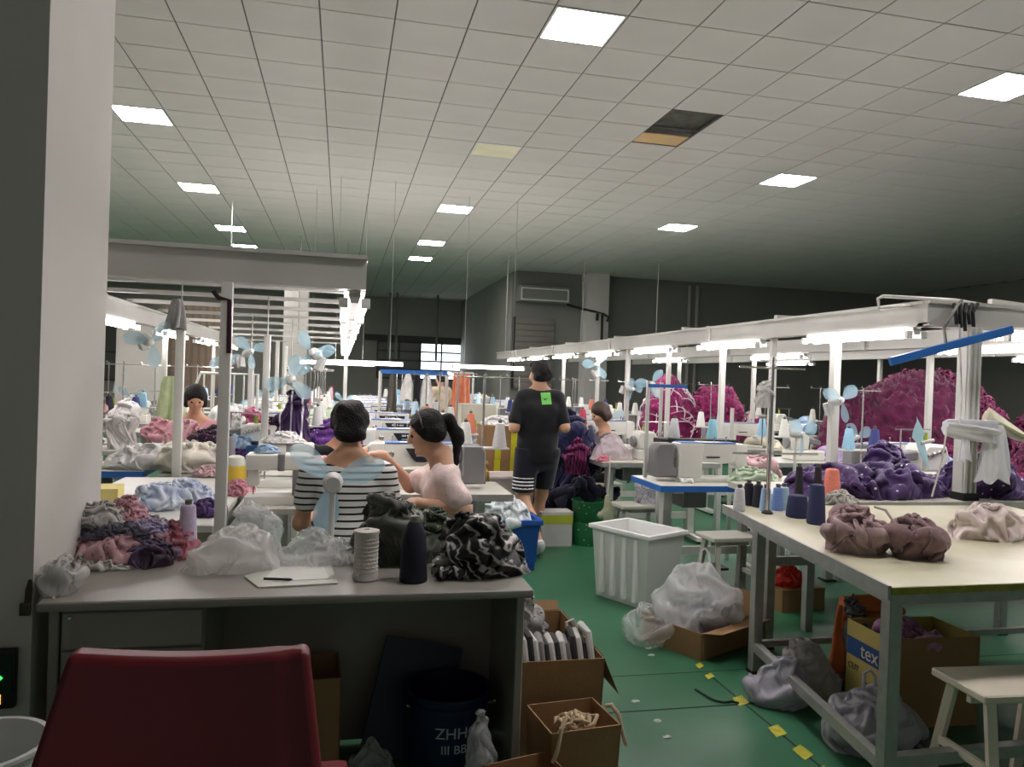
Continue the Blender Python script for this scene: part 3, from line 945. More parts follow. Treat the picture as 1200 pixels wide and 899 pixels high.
GEN = [drape_mesh('cloth_heap', .28, .18, .16, seed=s, n=28, sub=True, cuts=1) for s in range(20, 26)]
def small_heap(loc, ci, label, group, rz=0, s=1.0, g=0):
    me = GEN[g % len(GEN)]
    key = (g % len(GEN), ci)
    if key not in GENM:
        q = me.copy(); q.materials.clear(); q.materials.append(hm(ci)); GENM[key] = q
    o = link('cloth_heap', GENM[key], None, None, loc, rz); o.scale = (s, s, s * rnd.uniform(.8, 1.3))
    return tag(o, label, 'fabric', group)
GENM = {}

def station(x, y, rz, row, n, table=T0, kind='m', fan=False, heapn=1, cones=2, stand=True):
    rw = {'C': "in the striped-shirt woman's row", 'B': 'in the row with slim white posts', 'A': "in the pink-topped worker's row",
          'D': 'in the blue-edged table row', 'E': 'in the row before the magenta piles', 'F': 'in the row beyond the magenta piles'}[row]
    g = ' ' + rw
    dup(table, (x, y, 0), rz, ('blue-edged sewing table' if table is TBLUE else 'pale sewing table on white metal legs') + g, 'sewing tables' + g)
    c, s = math.cos(rz), math.sin(rz)
    def L(a, b, z): return (x + c * a - s * b, y + s * a + c * b, z)
    if kind == 'm': dup(MC, L(.08 if table is TBLUE else -.02, 0, .76), rz, 'white lockstitch sewing machine with dark panel' + g, 'sewing machines' + g)
    elif kind == 'o': dup(OV, L(0, 0, .76), rz, 'white overlock machine with chrome dials' + g, 'overlock machines' + g)
    if stand:
        dup(ST, L(.46, .2, .76), rz, 'chrome thread stand with guide arms' + g, 'thread stands' + g)
        for k in range(cones):
            i = rnd.randrange(len(CC))
            cone(CC[i], L(.34 + .24 * k, .2, 1.01), CN[i] + ' thread cone on a stand tray' + g, CN[i] + ' cones' + g)
    for k in range(heapn):
        i = rnd.choice([0, 1, 2, 3, 4, 7, 8, 6 if row in 'AB' else 9])
        a, b = ((-.4, -.08), (-.35, .15), (.1, -.2))[k % 3]
        small_heap(L(a, b, .76), i, HEAPC[i][0] + ' fabric heaped on a sewing table' + g, HEAPC[i][0] + ' heaps' + g, rnd.uniform(0, 6), rnd.uniform(.75, 1.1), rnd.randrange(6))
    if fan:
        dup(FAN4, L(-.42, .2, 1.021), rnd.uniform(-.6, .6), 'pale blue clip fan on a table' + g, 'clip fans' + g)
random.seed(3)
# row C: machines in front of the woman, facing away
for n in range(9):
    station(.5, 4.95 + n * 1.22, 0, 'C', n, kind='m', heapn=1 if n else 0, fan=n in (3, 6), cones=2)
# row B
for n in range(8):
    station(-.78, 6.75 + n * 1.25, 0, 'B', n, kind='m' if n % 2 else 'o', heapn=2, fan=n in (2, 5))
# row A
for n in range(7):
    station(-2.55, 6.6 + n * 1.3, 0, 'A', n, kind='o', heapn=1, fan=n in (1, 4), table=TBLUE if n == 0 else T0)
for n in range(4):
    station(-4.3, 9.0 + n * 1.6, 0, 'A', n, kind='o', heapn=2)
# row D: right of the aisle, workers would face the camera
station(2.83, 5.34, PI, 'D', 0, table=TBLUE, kind='m', heapn=0, stand=False)
for n in range(1, 8):
    station(2.9, 5.5 + n * 1.28, PI, 'D', n, kind='m' if n != 1 else 'o', heapn=1 if n > 1 else 0, fan=n in (3, 5), cones=2, stand=n > 1)
# row E and F
for n in range(7):
    station(4.6, 5.6 + n * 1.3, PI, 'E', n, kind='o' if n % 2 else 'm', heapn=1, fan=n in (1, 3))
for n in range(5):
    station(7.4, 10.2 + n * 1.5, PI, 'F', n, kind='o', heapn=2)
# fans on posts
def post_fan(u, v, y, rz, label, s=1.0):
    p = at(u, v, y=y); f = dup(FAN_ARM, p, rz, label, None, s); f.rotation_euler = (rnd.uniform(-.5, .3), rnd.uniform(-1, 1), rz); return f
post_fan(172, 398, 5.45, .5, 'pale blue fan on a bracket beside the crumpled grey cloth', 0.94)
post_fan(268, 418, 7.8, -.4, 'pale blue fan hanging behind the grey square post', 0.98)
post_fan(290, 414, 6.9, .7, 'pale blue fan clamped beside the slim white post top', 0.90)
post_fan(340, 445, 6.0, .2, 'large pale blue fan at the slim white post above purple cloth', 1.02)
post_fan(370, 415, 6.3, -.5, 'pale blue fan with raised blade beside the slim white post', 1.07)
post_fan(765, 452, 8.6, -.3, 'sky blue fan clamped to a white post before the magenta heap', 1.07)
post_fan(738, 455, at(735, 450, x=3.75).y - .1, .5, 'sky blue leaf-bladed fan beside the magenta heap', 0.94)
post_fan(698, 430, at(700, 450, x=3.75).y - .1, .2, 'pale fan raised above the navy bundle behind the walking man', 1.23)
post_fan(980, 470, at(978, 450, x=3.75).y - .1, .1, 'pale blue fan blurred against the big magenta pile', 0.90)
p = at(933, 508, y=6.0); f_ = make_fan('pale blue fan on a tall slim stand before the magenta pile', 3, .17, stem=p.z - .062); f_.location = p; f_.rotation_euler = (0, 0, .3)
for r in (T0, TBLUE, MC, OV, ST, FAN_ARM, FAN4): rm(r)

# ================================================================== foreground
def bag_handles(m, x, z, s=1.0):
    m.tube([(x - .05 * s, 0, z - .03), (x - .035 * s, .01, z + .06 * s), (x, .0, z + .09 * s), (x + .03 * s, -.01, z + .05 * s), (x + .05 * s, 0, z - .03)], .012 * s, 8)
def bag(name, label, loc, size, seed, m=BAGM, handles=(), rz=0, group=None, **k):
    t = thing(name, label, 'plastic bag', loc, rz, group)
    link('bag_film', drape_mesh('bag_film', *size, seed=seed, n=34, slack=k.get('slack', 1.17), bend=.45, iters=70, power=k.get('power', .7), lump=k.get('lump', .25)), m, t)
    for (x, z, s) in handles:
        q = MB(); bag_handles(q, x, z, s); q.build('handle', m, t)
    return t
# ---- metal office desk
DX0, DX1, DY0, DY1, DZ = -.9, .69, 2.6, 3.2, .75
dk = thing('office_desk', 'grey metal office desk cluttered with cloth and plastic bags', 'desk', ((DX0 + DX1) / 2, DY0, 0))
ox = -(DX0 + DX1) / 2; oy = -DY0
dm = mat('grey desk enamel', (150, 147, 139), .4, var=.1, scale=3)
MB().box(DX0 + ox, DX1 + ox, 0, DY1 + oy, DZ - .032, DZ).build('top', dm, dk, bevel=.011, seg=3)
for x in (DX0 + .02, DX1 - .05): MB().box(x + ox, x + .03 + ox, .05, .56, 0, DZ - .032).build('side_panel', dm, dk, bevel=.004, seg=1)
MB().box(DX0 + .05 + ox, DX1 - .05 + ox, .5, .515, .02, DZ - .032).build('modesty_panel', dm, dk, smooth=False)
px1 = at(240, 720, y=2.65).x
pd = MB().box(DX0 + .055 + ox, px1 + ox, .06, .48, .06, DZ - .034).build('drawer_pedestal', dm, dk, smooth=False)
for k, (z0, z1) in enumerate(((.585, .705), (.4, .578), (.09, .393))):
    MB().box(DX0 + .06 + ox, px1 - .005 + ox, .042, .06, z0, z1).build('drawer_front', dm, pd, bevel=.004, seg=1)
MB().lathe([(0, 0), (.007, 0), (.007, .006), (.004, .008), (0, .008)], 10, Matrix.Translation((DX0 + .085 + ox, .042, .688)) @ Matrix.Rotation(PI / 2, 4, 'X')).build('drawer_lock', CHROME, pd)
for x in (DX0 + .08, DX1 - .03):
    for y in (.1, .5): MB().lathe([(.02, 0), (.02, .012)], 8, Matrix.Translation((x + ox, y, 0))).build('foot', DARK, dk)

# ---- red covered chair back
rcx = thing('covered_chair', 'chair whose backrest is wrapped in dark red vinyl', 'chair', (-.19, 1.62, 0))
redm = mat('dark red vinyl', (104, 12, 26), .42, var=.12, scale=3, bump=.12, bscale=7)
yb = 1.62
TL, TR = at(84, 762, y=yb), at(362, 757, y=yb)
BL, BR = at(36, 905, y=yb - .08), at(377, 905, y=yb - .05)
def q3(a, b, t): return a + (b - a) * t
g = []
n1, n2 = 30, 22
def back(s, t, off):       # s across, t down from the top
    bot_l, bot_r = BL + (BL - TL) * 1.5, BR + (BR - TR) * 1.5
    a = q3(TL, bot_l, t); b = q3(TR, bot_r, t)
    p = q3(a, b, s)
    sag = -.012 * math.sin(PI * s) * (1 - t)
    fold = .007 * math.sin(9 * s + 6 * t) * t + .008 * math.exp(-((s - .92) / .03) ** 2)
    return Vector((p.x + .19, p.y - 1.62 + off + fold * (1 if off < 0 else -1), p.z + sag))
m = MB()
ring = []
for j in range(n2 + 1):
    t = j / n2
    rowp = []
    for i in range(n1 + 1): rowp.append(back(i / n1, t, -.028))
    for i in range(n1, -1, -1): rowp.append(back(i / n1, t, .03))
    ring.append(rowp)
nc = len(ring[0])
vs = [tuple(p) for r in ring for p in r]
fs = [(i * nc + j, i * nc + (j + 1) % nc, (i + 1) * nc + (j + 1) % nc, (i + 1) * nc + j) for i in range(n2) for j in range(nc)]
fs += [(j, 2 * n1 + 1 - j, 2 * n1 - j, j + 1) for j in range(n1)]
m.add(vs, fs)
o = m.build('backrest_cover', redm, rcx, bevel=0)
o.data.shade_smooth()
bv = o.modifiers.new('round', 'BEVEL'); bv.width = .014; bv.segments = 3; bv.limit_method = 'ANGLE'; bv.angle_limit = .7
MB().box(-.24, .24, 0.04, .46, .40, .46).build('seat', redm, rcx, bevel=.02)
for x in (-.2, .2):
    for y in (.07, .43): MB().tube([(x, y, 0), (x, y, .4)], .014, 8).build('leg', CHROME, rcx)

# ---- on the wall at the left
ew = at(3, 790, y=2.655)
ex = thing('exit_sign', 'small dark exit sign with lit green arrow low on the wall', 'exit sign', (ew.x, 2.655, ew.z))
MB().box(-.16, .045, -.03, 0, -.1, .085).build('housing', DARK, ex, bevel=.008)
MB().box(-.15, .037, -.034, -.03, -.05, .07).build('face', mat('sign face green black', (10, 44, 26), .3), ex, smooth=False)
gl = mat('green led glow', (60, 240, 90), .3, emit=1.6); og = mat('orange led glow', (250, 190, 80), .3, emit=1.2)
MB().prism([(-.06, -.008), (-.01, -.008), (-.01, -.022), (.014, 0), (-.01, .022), (-.01, .008), (-.06, .008)], -.036, -.034).build('arrow', gl, ex)
for i in range(2):
    for k in range(3): MB().box(-.012 + i * .012, -.004 + i * .012, -.0335, -.0305, -.083 + k * .011, -.075 + k * .011).build('indicator_led', og, ex, smooth=False)
lw = at(32, 702, y=2.655)
lk = thing('door_latch', 'small dark latch with hanging key on the wall corner', 'latch', (lw.x, 2.655, lw.z))
MB().box(-.018, .012, -.014, 0, -.05, -.01).build('lock_body', mat('old bronze', (74, 66, 50), .5, metal=.5), lk, bevel=.003)
MB().prism([(-.006, -.012), (.012, -.012), (.016, .03), (.012, .062), (.004, .062), (-.004, .03)], -.008, -.002).build('key', mat('old bronze', (74, 66, 50)), lk)
bp = at(-24, 872, y=2.2)
bs = thing('plastic_basin', 'white plastic basin with open rim at the wall foot', 'basin', (bp.x, 2.2, 0))
MB().lathe([(.0, .0), (.11, .0), (.15, bp.z - .01), (.162, bp.z - .01), (.162, bp.z), (.148, bp.z), (.145, bp.z - .02), (.105, .01), (0, .01)], 28).build('shell', mat('white basin plastic', (205, 208, 205), .4), bs)
for i in range(3): tag(link('crumpled_paper', heap_mesh('crumpled_paper', .05, .04, .05, seed=i + 3, res=(24, 12)), mat('crumpled paper', (200, 200, 196), .8), None, (bp.x + .03 - i * .04, 2.2 + .03 * i - .04, .01)), 'crumpled white paper lying inside the plastic basin', 'paper', 'papers in the basin')

# ---- on the desk
def dz(u, v): p = at(u, v, z=DZ); return (p.x, p.y, DZ)
pinkf = cloth('pink floral cloth', (196, 158, 162), col2=(166, 130, 138), scale=18, dots=(40, .22, (150, 98, 112)))
greyw = cloth('grey white cloth', (196, 194, 190), var=.3)
rosec = cloth('rose cloth', (186, 118, 132), var=.3, scale=20)
dkbr = cloth('dark brown violet satin', (58, 44, 56), rough=.5, col2=(92, 78, 110), scale=9)
slate = cloth('slate cloth', (92, 92, 104), col2=(60, 58, 72), scale=12)
x0, y0, _ = dz(140, 655)
D = 'lying in the mixed heap on the grey desk'
def dh(m, label, dx, dy, dzz, size, seed, rz=0, **k):
    k.setdefault('n', 46); k.setdefault('slack', 1.45)
    return heap('crumpled_cloth', m, label, 'fabric', (x0 + dx, y0 + dy, DZ + dzz), size, seed, rz, **k)
dh(pinkf, 'pink floral cloth at the bottom of the mixed desk heap', 0, -.02, 0, (.2, .15, .17), 1)
dh(greyw, 'pale grey cloth folded on top of the pink desk heap', -.07, .02, .13, (.1, .085, .115), 2, .5)
dh(cloth('pink print cloth', (206, 160, 168), dots=(55, .25, (150, 80, 100))), 'pink printed cloth tucked at the top of the desk heap', .0, .06, .14, (.08, .06, .09), 3)
dh(slate, 'slate grey cloth roll poking from the desk heap', -.13, -.01, .08, (.055, .05, .08), 4)
dh(slate, 'slate cloth strip crossing the pink desk heap', .01, -.07, .1, (.12, .05, .055), 12, .2)
dh(greyw, 'white cloth with hem spread at the foot of the desk heap', -.03, -.13, 0, (.14, .065, .05), 5, -.15, amp=.5)
dh(dkbr, 'dark violet satin cloth bunched beside the desk heap', .12, -.1, 0, (.105, .075, .125), 6)
dh(rosec, 'rose cloth beside the lilac thread cone', .19, .02, 0, (.09, .08, .13), 7)
dh(cloth('lilac satin', (150, 140, 172), rough=.4), 'lilac satin scrap between rose and dark violet cloth', .1, -.03, .11, (.07, .055, .06), 8)
dh(greyw, 'white lining cloth spread behind the dark violet satin', .1, .06, .1, (.1, .06, .055), 9)
bag('plastic_bag', 'clear bag of white stuff squeezed beside the wall', dz(70, 694), (.075, .075, .14), 11, BAGW)
heap('white_wadding', greyw, 'white wadding inside the clear bag beside the wall', 'wadding', (dz(70, 694)[0], dz(70, 694)[1], DZ + .004), (.055, .055, .11), 14)
cone((190, 176, 200), dz(219, 652), 'tall lilac thread cone with dark tip on the desk', h=.205, r0=.039, r1=.029)
bx, by, _ = dz(272, 668)
t = bag('plastic_bag', 'large crumpled clear plastic bag in the middle of the desk', (bx, by, DZ), (.165, .12, .19), 21, BAGW, lump=.45)
bag('plastic_bag', 'loose clear film bag standing behind the large desk bag', (bx + .07, by + .1, DZ), (.12, .05, .26), 22, BAGM, lump=.3, lean=(.2, 0))
bx, by, _ = dz(365, 660)
bag('plastic_bag', 'crumpled clear plastic bag behind the desk papers', (bx, by, DZ), (.125, .09, .12), 23, BAGM, amp=.35, lump=.4, peak=.8)
bag('plastic_bag', 'small clear film twist beside the white thread spool', (bx + .1, by - .02, DZ), (.06, .05, .1), 24, BAGM, amp=.4)
cl = thing('paper_sheets', 'white papers on a board with a dark pen', 'papers', dz(340, 680))
pc0 = [at(u, v, z=DZ) - Vector(dz(340, 680)) for u, v in ((286, 677), (303, 690), (396, 685), (388, 664), (318, 666))]
MB().prism([(p.x, p.y) for p in pc0], .001, .006, 'z').build('board', mat('pale board', (206, 206, 196), .6), cl)
pc1 = [at(u, v, z=DZ) - Vector(dz(340, 680)) for u, v in ((308, 684), (386, 681), (380, 667), (322, 667))]
MB().prism([(p.x, p.y) for p in pc1], .006, .008, 'z').build('sheet', mat('white paper', (228, 228, 222), .7), cl)
a, b = at(309, 682, z=DZ) - Vector(dz(340, 680)), at(343, 683, z=DZ) - Vector(dz(340, 680))
MB().tube([(a.x, a.y, .012), (b.x * .9 + a.x * .1, b.y, .012), (b.x, b.y, .012)], [.004, .004, .001], 8).build('pen', DARK, cl)
sp = thing('thread_spool', 'fat white thread spool standing on the desk', 'thread spool', dz(428, 679))
MB().lathe([(.042, 0), (.046, .004), (.046, .018), (.043, .024), (.043, .162), (.046, .168), (.046, .178), (.03, .182), (.012, .182), (.012, .176), (0, .176)], 26).build('yarn', mat('off white thread', (206, 204, 196), .8, var=.1, scale=60, bump=.5, bscale=200), sp)
for k in range(9): MB().lathe([(.0432, .03 + k * .0145), (.0448, .034 + k * .0145), (.0432, .038 + k * .0145)], 26).build('thread_winding', mat('off white thread', (206, 204, 196)), sp)
olive = cloth('dark olive satin', (84, 88, 78), rough=.4, col2=(54, 58, 52), scale=8)
bx, by, _ = dz(468, 660)
heap('crumpled_cloth', olive, 'dark olive satin cloth draped high behind the navy cone', 'fabric', (bx - .01, by + .03, DZ), (.17, .12, .245), 31, res=(96, 44), amp=.36, freq=1.7, lump=.35, power=.8)
heap('crumpled_cloth', cloth('grey satin', (150, 152, 146), rough=.4, col2=(110, 112, 106)), 'shiny grey satin fold on top of the olive cloth', 'fabric', (bx + .01, by + .04, DZ + .15), (.08, .06, .1), 32, res=(64, 30), amp=.4)
heap('crumpled_cloth', cloth('dark green lace', (72, 82, 66), dots=(70, .3, (150, 160, 140))), 'patterned green cloth tucked behind the black striped heap', 'fabric', (bx + .15, by + .06, DZ + .02), (.07, .06, .18), 33, res=(56, 26))
cn = thing('thread_cone', 'tall navy thread cone with pale tip on the desk', 'thread cone', dz(484, 681))
MB().lathe([(.046, 0), (.05, .006), (.048, .1), (.043, .17), (.024, .212), (.02, .216), (0, .217)], 24).build('yarn', mat('navy thread', (24, 26, 44), .8, bump=.15, bscale=200), cn)
MB().lathe([(.018, .214), (.017, .235), (.012, .238), (0, .238)], 14).build('core_tip', mat('cone core pale', (120, 122, 104), .5), cn)
bw = mat('black white printed satin', (20, 20, 22), .4, scale=7, col2=(20, 20, 22), bump=.2, bscale=30)
def bwmat():
    m = bpy.data.materials.new('black satin with white folds'); m.use_nodes = True
    N, L = m.node_tree.nodes, m.node_tree.links
    b = N['Principled BSDF']; b.inputs['Roughness'].default_value = .42
    tc = N.new('ShaderNodeTexCoord'); mp = N.new('ShaderNodeMapping'); mp.inputs['Rotation'].default_value = (.3, .5, .4); mp.inputs['Scale'].default_value = (1, 1, 1.6)
    wv = N.new('ShaderNodeTexWave'); wv.inputs['Scale'].default_value = 5; wv.inputs['Distortion'].default_value = 16; wv.inputs['Detail'].default_value = 3; wv.inputs['Detail Scale'].default_value = 1.2
    rp = N.new('ShaderNodeValToRGB'); e = rp.color_ramp.elements
    e[0].position = .76; e[0].color = lin((24, 23, 25)); e[1].position = .93; e[1].color = lin((196, 192, 190))
    L.new(tc.outputs['Object'], mp.inputs[0]); L.new(mp.outputs[0], wv.inputs[0]); L.new(wv.outputs['Fac'], rp.inputs[0]); L.new(rp.outputs[0], b.inputs['Base Color'])
    return m
BW = bwmat()
bx, by, _ = dz(565, 672)
heap('crumpled_cloth', BW, 'black and white patterned satin heaped on the desk end', 'fabric', (bx, by + .02, DZ), (.18, .13, .2), 41, res=(110, 46), amp=.42, freq=1.8, lump=.3, power=.85)
heap('crumpled_cloth', cloth('black satin', (24, 24, 26), rough=.4), 'plain black satin bunched on the patterned desk heap', 'fabric', (bx - .06, by + .04, DZ + .12), (.1, .07, .1), 42, res=(64, 30), amp=.4)
for k, (u, v) in enumerate(((520, 682), (538, 681))):
    p = dz(u, v)
    heap('cloth_roll', BW, 'small rolled black and white band on the desk edge', 'fabric', (p[0], p[1] + .02, DZ), (.03, .028, .05), 45 + k, group='rolled bands on the desk', res=(28, 14))
p = at(524, 652, z=DZ + .07)
gt = thing('hand_clamp', 'flat grey plastic holder lying across the satin heap', 'holder', (p.x, p.y - .02, DZ + .055))
MB().prism([(-.06, .0), (-.03, -.01), (.04, -.01), (.068, 0), (.04, .014), (-.04, .014)], -.02, .02).build('body', mat('grey plastic', (140, 142, 136), .4), gt, bevel=.004)
MB().lathe([(.008, .012), (.01, .03), (0, .032)], 10, Matrix.Translation((-.02, 0, 0))).build('knob', mat('pale knob', (190, 190, 186), .4), gt)
MB().box(-.04, .04, -.01, .01, -.055, -.012).build('stand', mat('grey plastic', (140, 142, 136)), gt)

# clip fan in front of the woman
fp = at(390, 566, y=3.17)
fn = make_fan('pale blue three-bladed clip fan standing at the desk back edge', 3, .2, rot0=math.radians(40), stem=fp.z - DZ - .06 - .005)
fn.location = (fp.x, 3.17, fp.z); fn.rotation_euler = (0, 0, PI)

# ---- under the desk
def carton(label, loc, w, d, h, rz=0, th=.006, flaps=(), m=CARD, taper=0, open_=True, group=None):
    """open carton from four walls and a bottom; flaps = (side, angle, length)"""
    t = thing('cardboard_box', label, 'box', loc, rz, group)
    W, Dp = w / 2, d / 2
    tw, td = W + taper, Dp + taper
    for nm, (a, b) in {'front': ((-1, -1), (1, -1)), 'back': ((1, 1), (-1, 1)), 'left': ((-1, 1), (-1, -1)), 'right': ((1, -1), (1, 1))}.items():
        p0, p1 = Vector((a[0] * W, a[1] * Dp, 0)), Vector((b[0] * W, b[1] * Dp, 0))
        q0, q1 = Vector((a[0] * tw, a[1] * td, h)), Vector((b[0] * tw, b[1] * td, h))
        inn = Vector((-(p1 - p0).y, (p1 - p0).x, 0)).normalized() * th
        mm = MB(); mm.add([tuple(v) for v in (p0, p1, q1, q0, p0 + inn, p1 + inn, q1 + inn, q0 + inn)], [(0, 1, 2, 3), (5, 4, 7, 6), (3, 2, 6, 7), (1, 0, 4, 5), (0, 3, 7, 4), (2, 1, 5, 6)])
        wl_ = mm.build('side_panel', m, t, smooth=False)
        for s, ang, ln in flaps:
            if s != nm: continue
            out = -inn.normalized() * math.cos(ang) * ln + Vector((0, 0, math.sin(ang) * ln))
            up = Vector((0, 0, .004))
            f = MB(); e0, e1 = q0 * .97 + q1 * .03, q1 * .97 + q0 * .03
            f.add([tuple(v) for v in (e0, e1, e1 + out, e0 + out, e0 + up, e1 + up, e1 + out + up, e0 + out + up)], [(0, 3, 2, 1), (4, 5, 6, 7), (0, 1, 5, 4), (1, 2, 6, 5), (2, 3, 7, 6), (3, 0, 4, 7)])
            f.build('flap', m, wl_, smooth=False)
    MB().box(-W + th, W - th, -Dp + th, Dp - th, 0, th).build('bottom_panel', m, t, smooth=False)
    if not open_: MB().box(-tw, tw, -td, td, h, h + th).build('lid_panel', m, t, smooth=False)
    return t
q = at(385, 899, y=2.75)
carton('plain brown carton under the desk beside the red chair', (q.x - .1, 2.9, 0), .26, .26, .4, .05)
bd = MB().box(-.16, .16, -.006, .006, 0, .44)
o = bd.build('panel_board', mat('dark blue board', (34, 46, 66), .5)); o.location = (at(470, 850, y=2.9).x, 2.93, .01); o.rotation_euler = (-.2, .25, .1)
tag(o, 'dark blue flat board leaning under the desk', 'board')
bk = at(527, 815, y=2.78)
bu = thing('paint_bucket', 'dark blue plastic paint bucket with white lettering under the desk', 'bucket', (bk.x, 2.82, 0))
BH = .335
nav = mat('navy bucket plastic', (16, 24, 66), .35, var=.1)
MB().lathe([(0, 0), (.125, 0), (.128, .01), (.152, BH - .05), (.158, BH - .05), (.158, BH - .035), (.153, BH - .035), (.156, BH - .006), (.162, BH - .006), (.162, BH), (.15, BH), (.122, .02), (0, .02)], 32).build('shell', nav, bu)
MB().tube([(.16 * math.cos(a), .16 * math.sin(a) * .5 - .09, BH - .03 - .05 * math.sin(a)) for a in [PI * k / 12 for k in range(13)]], .004, 6).build('handle', GREY_METAL, bu)
wpm = mat('white print', (190, 196, 206), .6)
def onbucket(txt, size, z, a0):
    me = text_mesh(txt, size, .0006)
    R_ = .128 + (z / (BH - .05)) * .024 + .0012
    for v in me.vertices:
        a = a0 + v.co.x / R_
        zz = z + v.co.y
        r = .1265 + (zz / (BH - .05)) * .026 + .0006 + v.co.z
        v.co = (math.sin(a) * r, -math.cos(a) * r, zz)
    me.materials.clear()
    link('lettering', me, wpm, bu)
onbucket('ZHHG', .058, .215, .12)
onbucket('III 国国'.replace('国', 'B'), .046, .155, .05)
bag('plastic_bag', 'thin clear bag slumped between bucket and small carton', (at(562, 890, y=2.62).x, 2.62, 0), (.075, .06, .34), 51, BAGM, lump=.15, power=1.4)
bag('plastic_bag', 'grey clear bag lying dark beneath the desk', (at(438, 890, y=2.78).x, 2.8, 0), (.08, .07, .17), 52, BAGM)

# ---- cartons beside the desk
cz = at(728, 767, y=2.88).z
cx1 = at(706, 886, z=0)
big = carton('tall open carton of striped cloth beside the desk', (cx1.x - .185, cx1.y + .3, 0), .33, .6, cz, .0, taper=.012, flaps=(('right', -1.15, .17), ('back', .8, .05)))
BX, BY = cx1.x - .185, cx1.y + .3
strm = [cloth('white ribbed knit', (212, 210, 206)), cloth('charcoal knit', (52, 50, 52)), cloth('grey knit', (140, 138, 138))]
k = 0
for i in range(13):
    xx = BX - .135 + i * .0225
    m = MB(); hh = rnd.uniform(.13, .19)
    m.tube([(0, .1, hh * .3), (rnd.uniform(-.01, .01), .05, hh), (0, -.02, hh * .92), (.004, -.06, hh * .4), (0, -.065, -.05)], [.008, .016, .0155, .015, .014], 9)
    tag(m.build('folded_garment', strm[(0, 1, 0, 2, 1)[i % 5]], None, loc=(xx, BY - .2, cz - .1)), ('white', 'charcoal', 'white', 'grey', 'charcoal')[i % 5] + ' folded knit garment standing in the tall carton', 'garment', 'garments in the tall carton')
heap('cloth_filling', cloth('dark filling cloth', (60, 56, 58)), 'dark cloth filling the bottom of the tall carton', 'fabric', (BX, BY, .01), (.14, .25, cz - .06), 61, power=.4, amp=.1, lump=.1)
bag('plastic_bag', 'clear bag of grey striped cloth in the tall carton', (BX - .05, BY + .12, cz - .14), (.1, .12, .25), 62, mat('grey bag film', (176, 176, 174), .25, alpha=.85, trans=.2, dots=(30, .25, (70, 68, 70)), bump=.5, bscale=30))
m = MB(); m.tube([(-.02, 0, -.05), (-.03, .0, .09), (.0, .005, .1), (.012, .01, .06), (.012, .01, -.03)], .007, 6)
tag(m.build('drawstring', cloth('white cord', (214, 210, 204)), None, loc=(BX + .155, BY + .05, cz - .06)), 'white cord hooked over the tall carton rim', 'cord')
mz = at(705, 838, y=2.72).z
m2 = carton('middle open carton of beige cords before the tall carton', (at(660, 880, y=2.62).x + .035, 2.63, 0), .25, .22, .28, .12, taper=.01)
MX, MY = at(660, 880, y=2.62).x + .035, 2.63
cordm = cloth('beige cotton cord', (206, 184, 150))
heap('cord_filling', cordm, 'beige cotton cords piled in the middle carton', 'cord', (MX + .01, MY, .01), (.09, .08, .25), 63, power=.45, amp=.15)
for i in range(7):
    a0 = rnd.uniform(0, 6); r = rnd.uniform(.025, .045)
    pts = [(r * math.cos(a0 + t * .9), r * math.sin(a0 + t * .9) * .8, .01 + .012 * math.sin(t * 2 + i) + .004 * t) for t in range(7)]
    tag(MB().tube(pts, .0075, 7).build('cord_loop', cordm, None, loc=(MX + rnd.uniform(-.05, .05), MY + rnd.uniform(-.04, .04), .245)), 'loose beige cotton cord loop in the middle carton', 'cord', 'cord loops in the middle carton')
for sx, lab in ((1, 'beige cord dangling outside the middle carton'), (-1, 'pale cord looped over the middle carton edge')):
    m = MB(); m.tube([(0, .03, .03), (.01 * sx, 0, .045), (.03 * sx, -.02, .02), (.045 * sx, -.03, -.05), (.06 * sx, -.03, -.09)], .008, 7)
    tag(m.build('cord_end', cordm, None, loc=(MX + (.13 if sx > 0 else -.05), MY - (.02 if sx > 0 else .105), .27)), lab, 'cord')
sx_ = at(620, 895, y=2.42)
carton('small empty open carton at the front of the desk end', (sx_.x + .005, 2.42, 0), .22, .2, .19, .25, taper=.012)
heap('cloth_scrap', greyw, 'white cloth scrap beside the small empty carton', 'fabric', (at(672, 899, z=.12).x, 2.36, 0), (.06, .05, .125), 64)

# ================================================================== right side: big table and what is on and under it
TZ = .8
tb = thing('work_table', 'big pale work table with grey steel frame and yellow taped edge', 'table', (1.93, 2.33, 0))
O = Vector((1.93, 2.33, 0))
A_, B_, Cc, D_ = Vector((1.93, 2.33, 0)), Vector((4.0, 2.36, 0)), Vector((4.1, 3.98, 0)), Vector((2.19, 4.02, 0))
wt = mat('worn cream laminate', (206, 203, 178), .4, var=.18, scale=2.5, col2=(190, 186, 158))
MB().prism([((p - O).x, (p - O).y) for p in (A_, B_, Cc, D_)], TZ - .025, TZ, 'z').build('top', wt, tb, smooth=False)
ytm = mat('yellow green edge tape', (150, 148, 50), .5, var=.4, scale=25)
m = MB(); m.bar(A_ - O + Vector((0, -.004, TZ - .014)), B_ - O + Vector((0, -.004, TZ - .014)), .006, .026); m.build('edge_tape', ytm, tb, smooth=False)
m = MB(); m.bar(A_ - O + Vector((-.006, 0, TZ - .02)), D_ - O + Vector((-.006, 0, TZ - .02)), .014, .05); m.build('edge_profile', GREY_METAL, tb, smooth=False)
ix = Vector((.03, 0, 0)); iy = Vector((0, .03, 0))
LEGS = [A_ + ix + iy, Vector((2.155, 3.58, 0)), Vector((2.42, 3.9, 0)), B_ - ix + iy, Cc - ix - iy, Vector((3.1, 3.9, 0))]
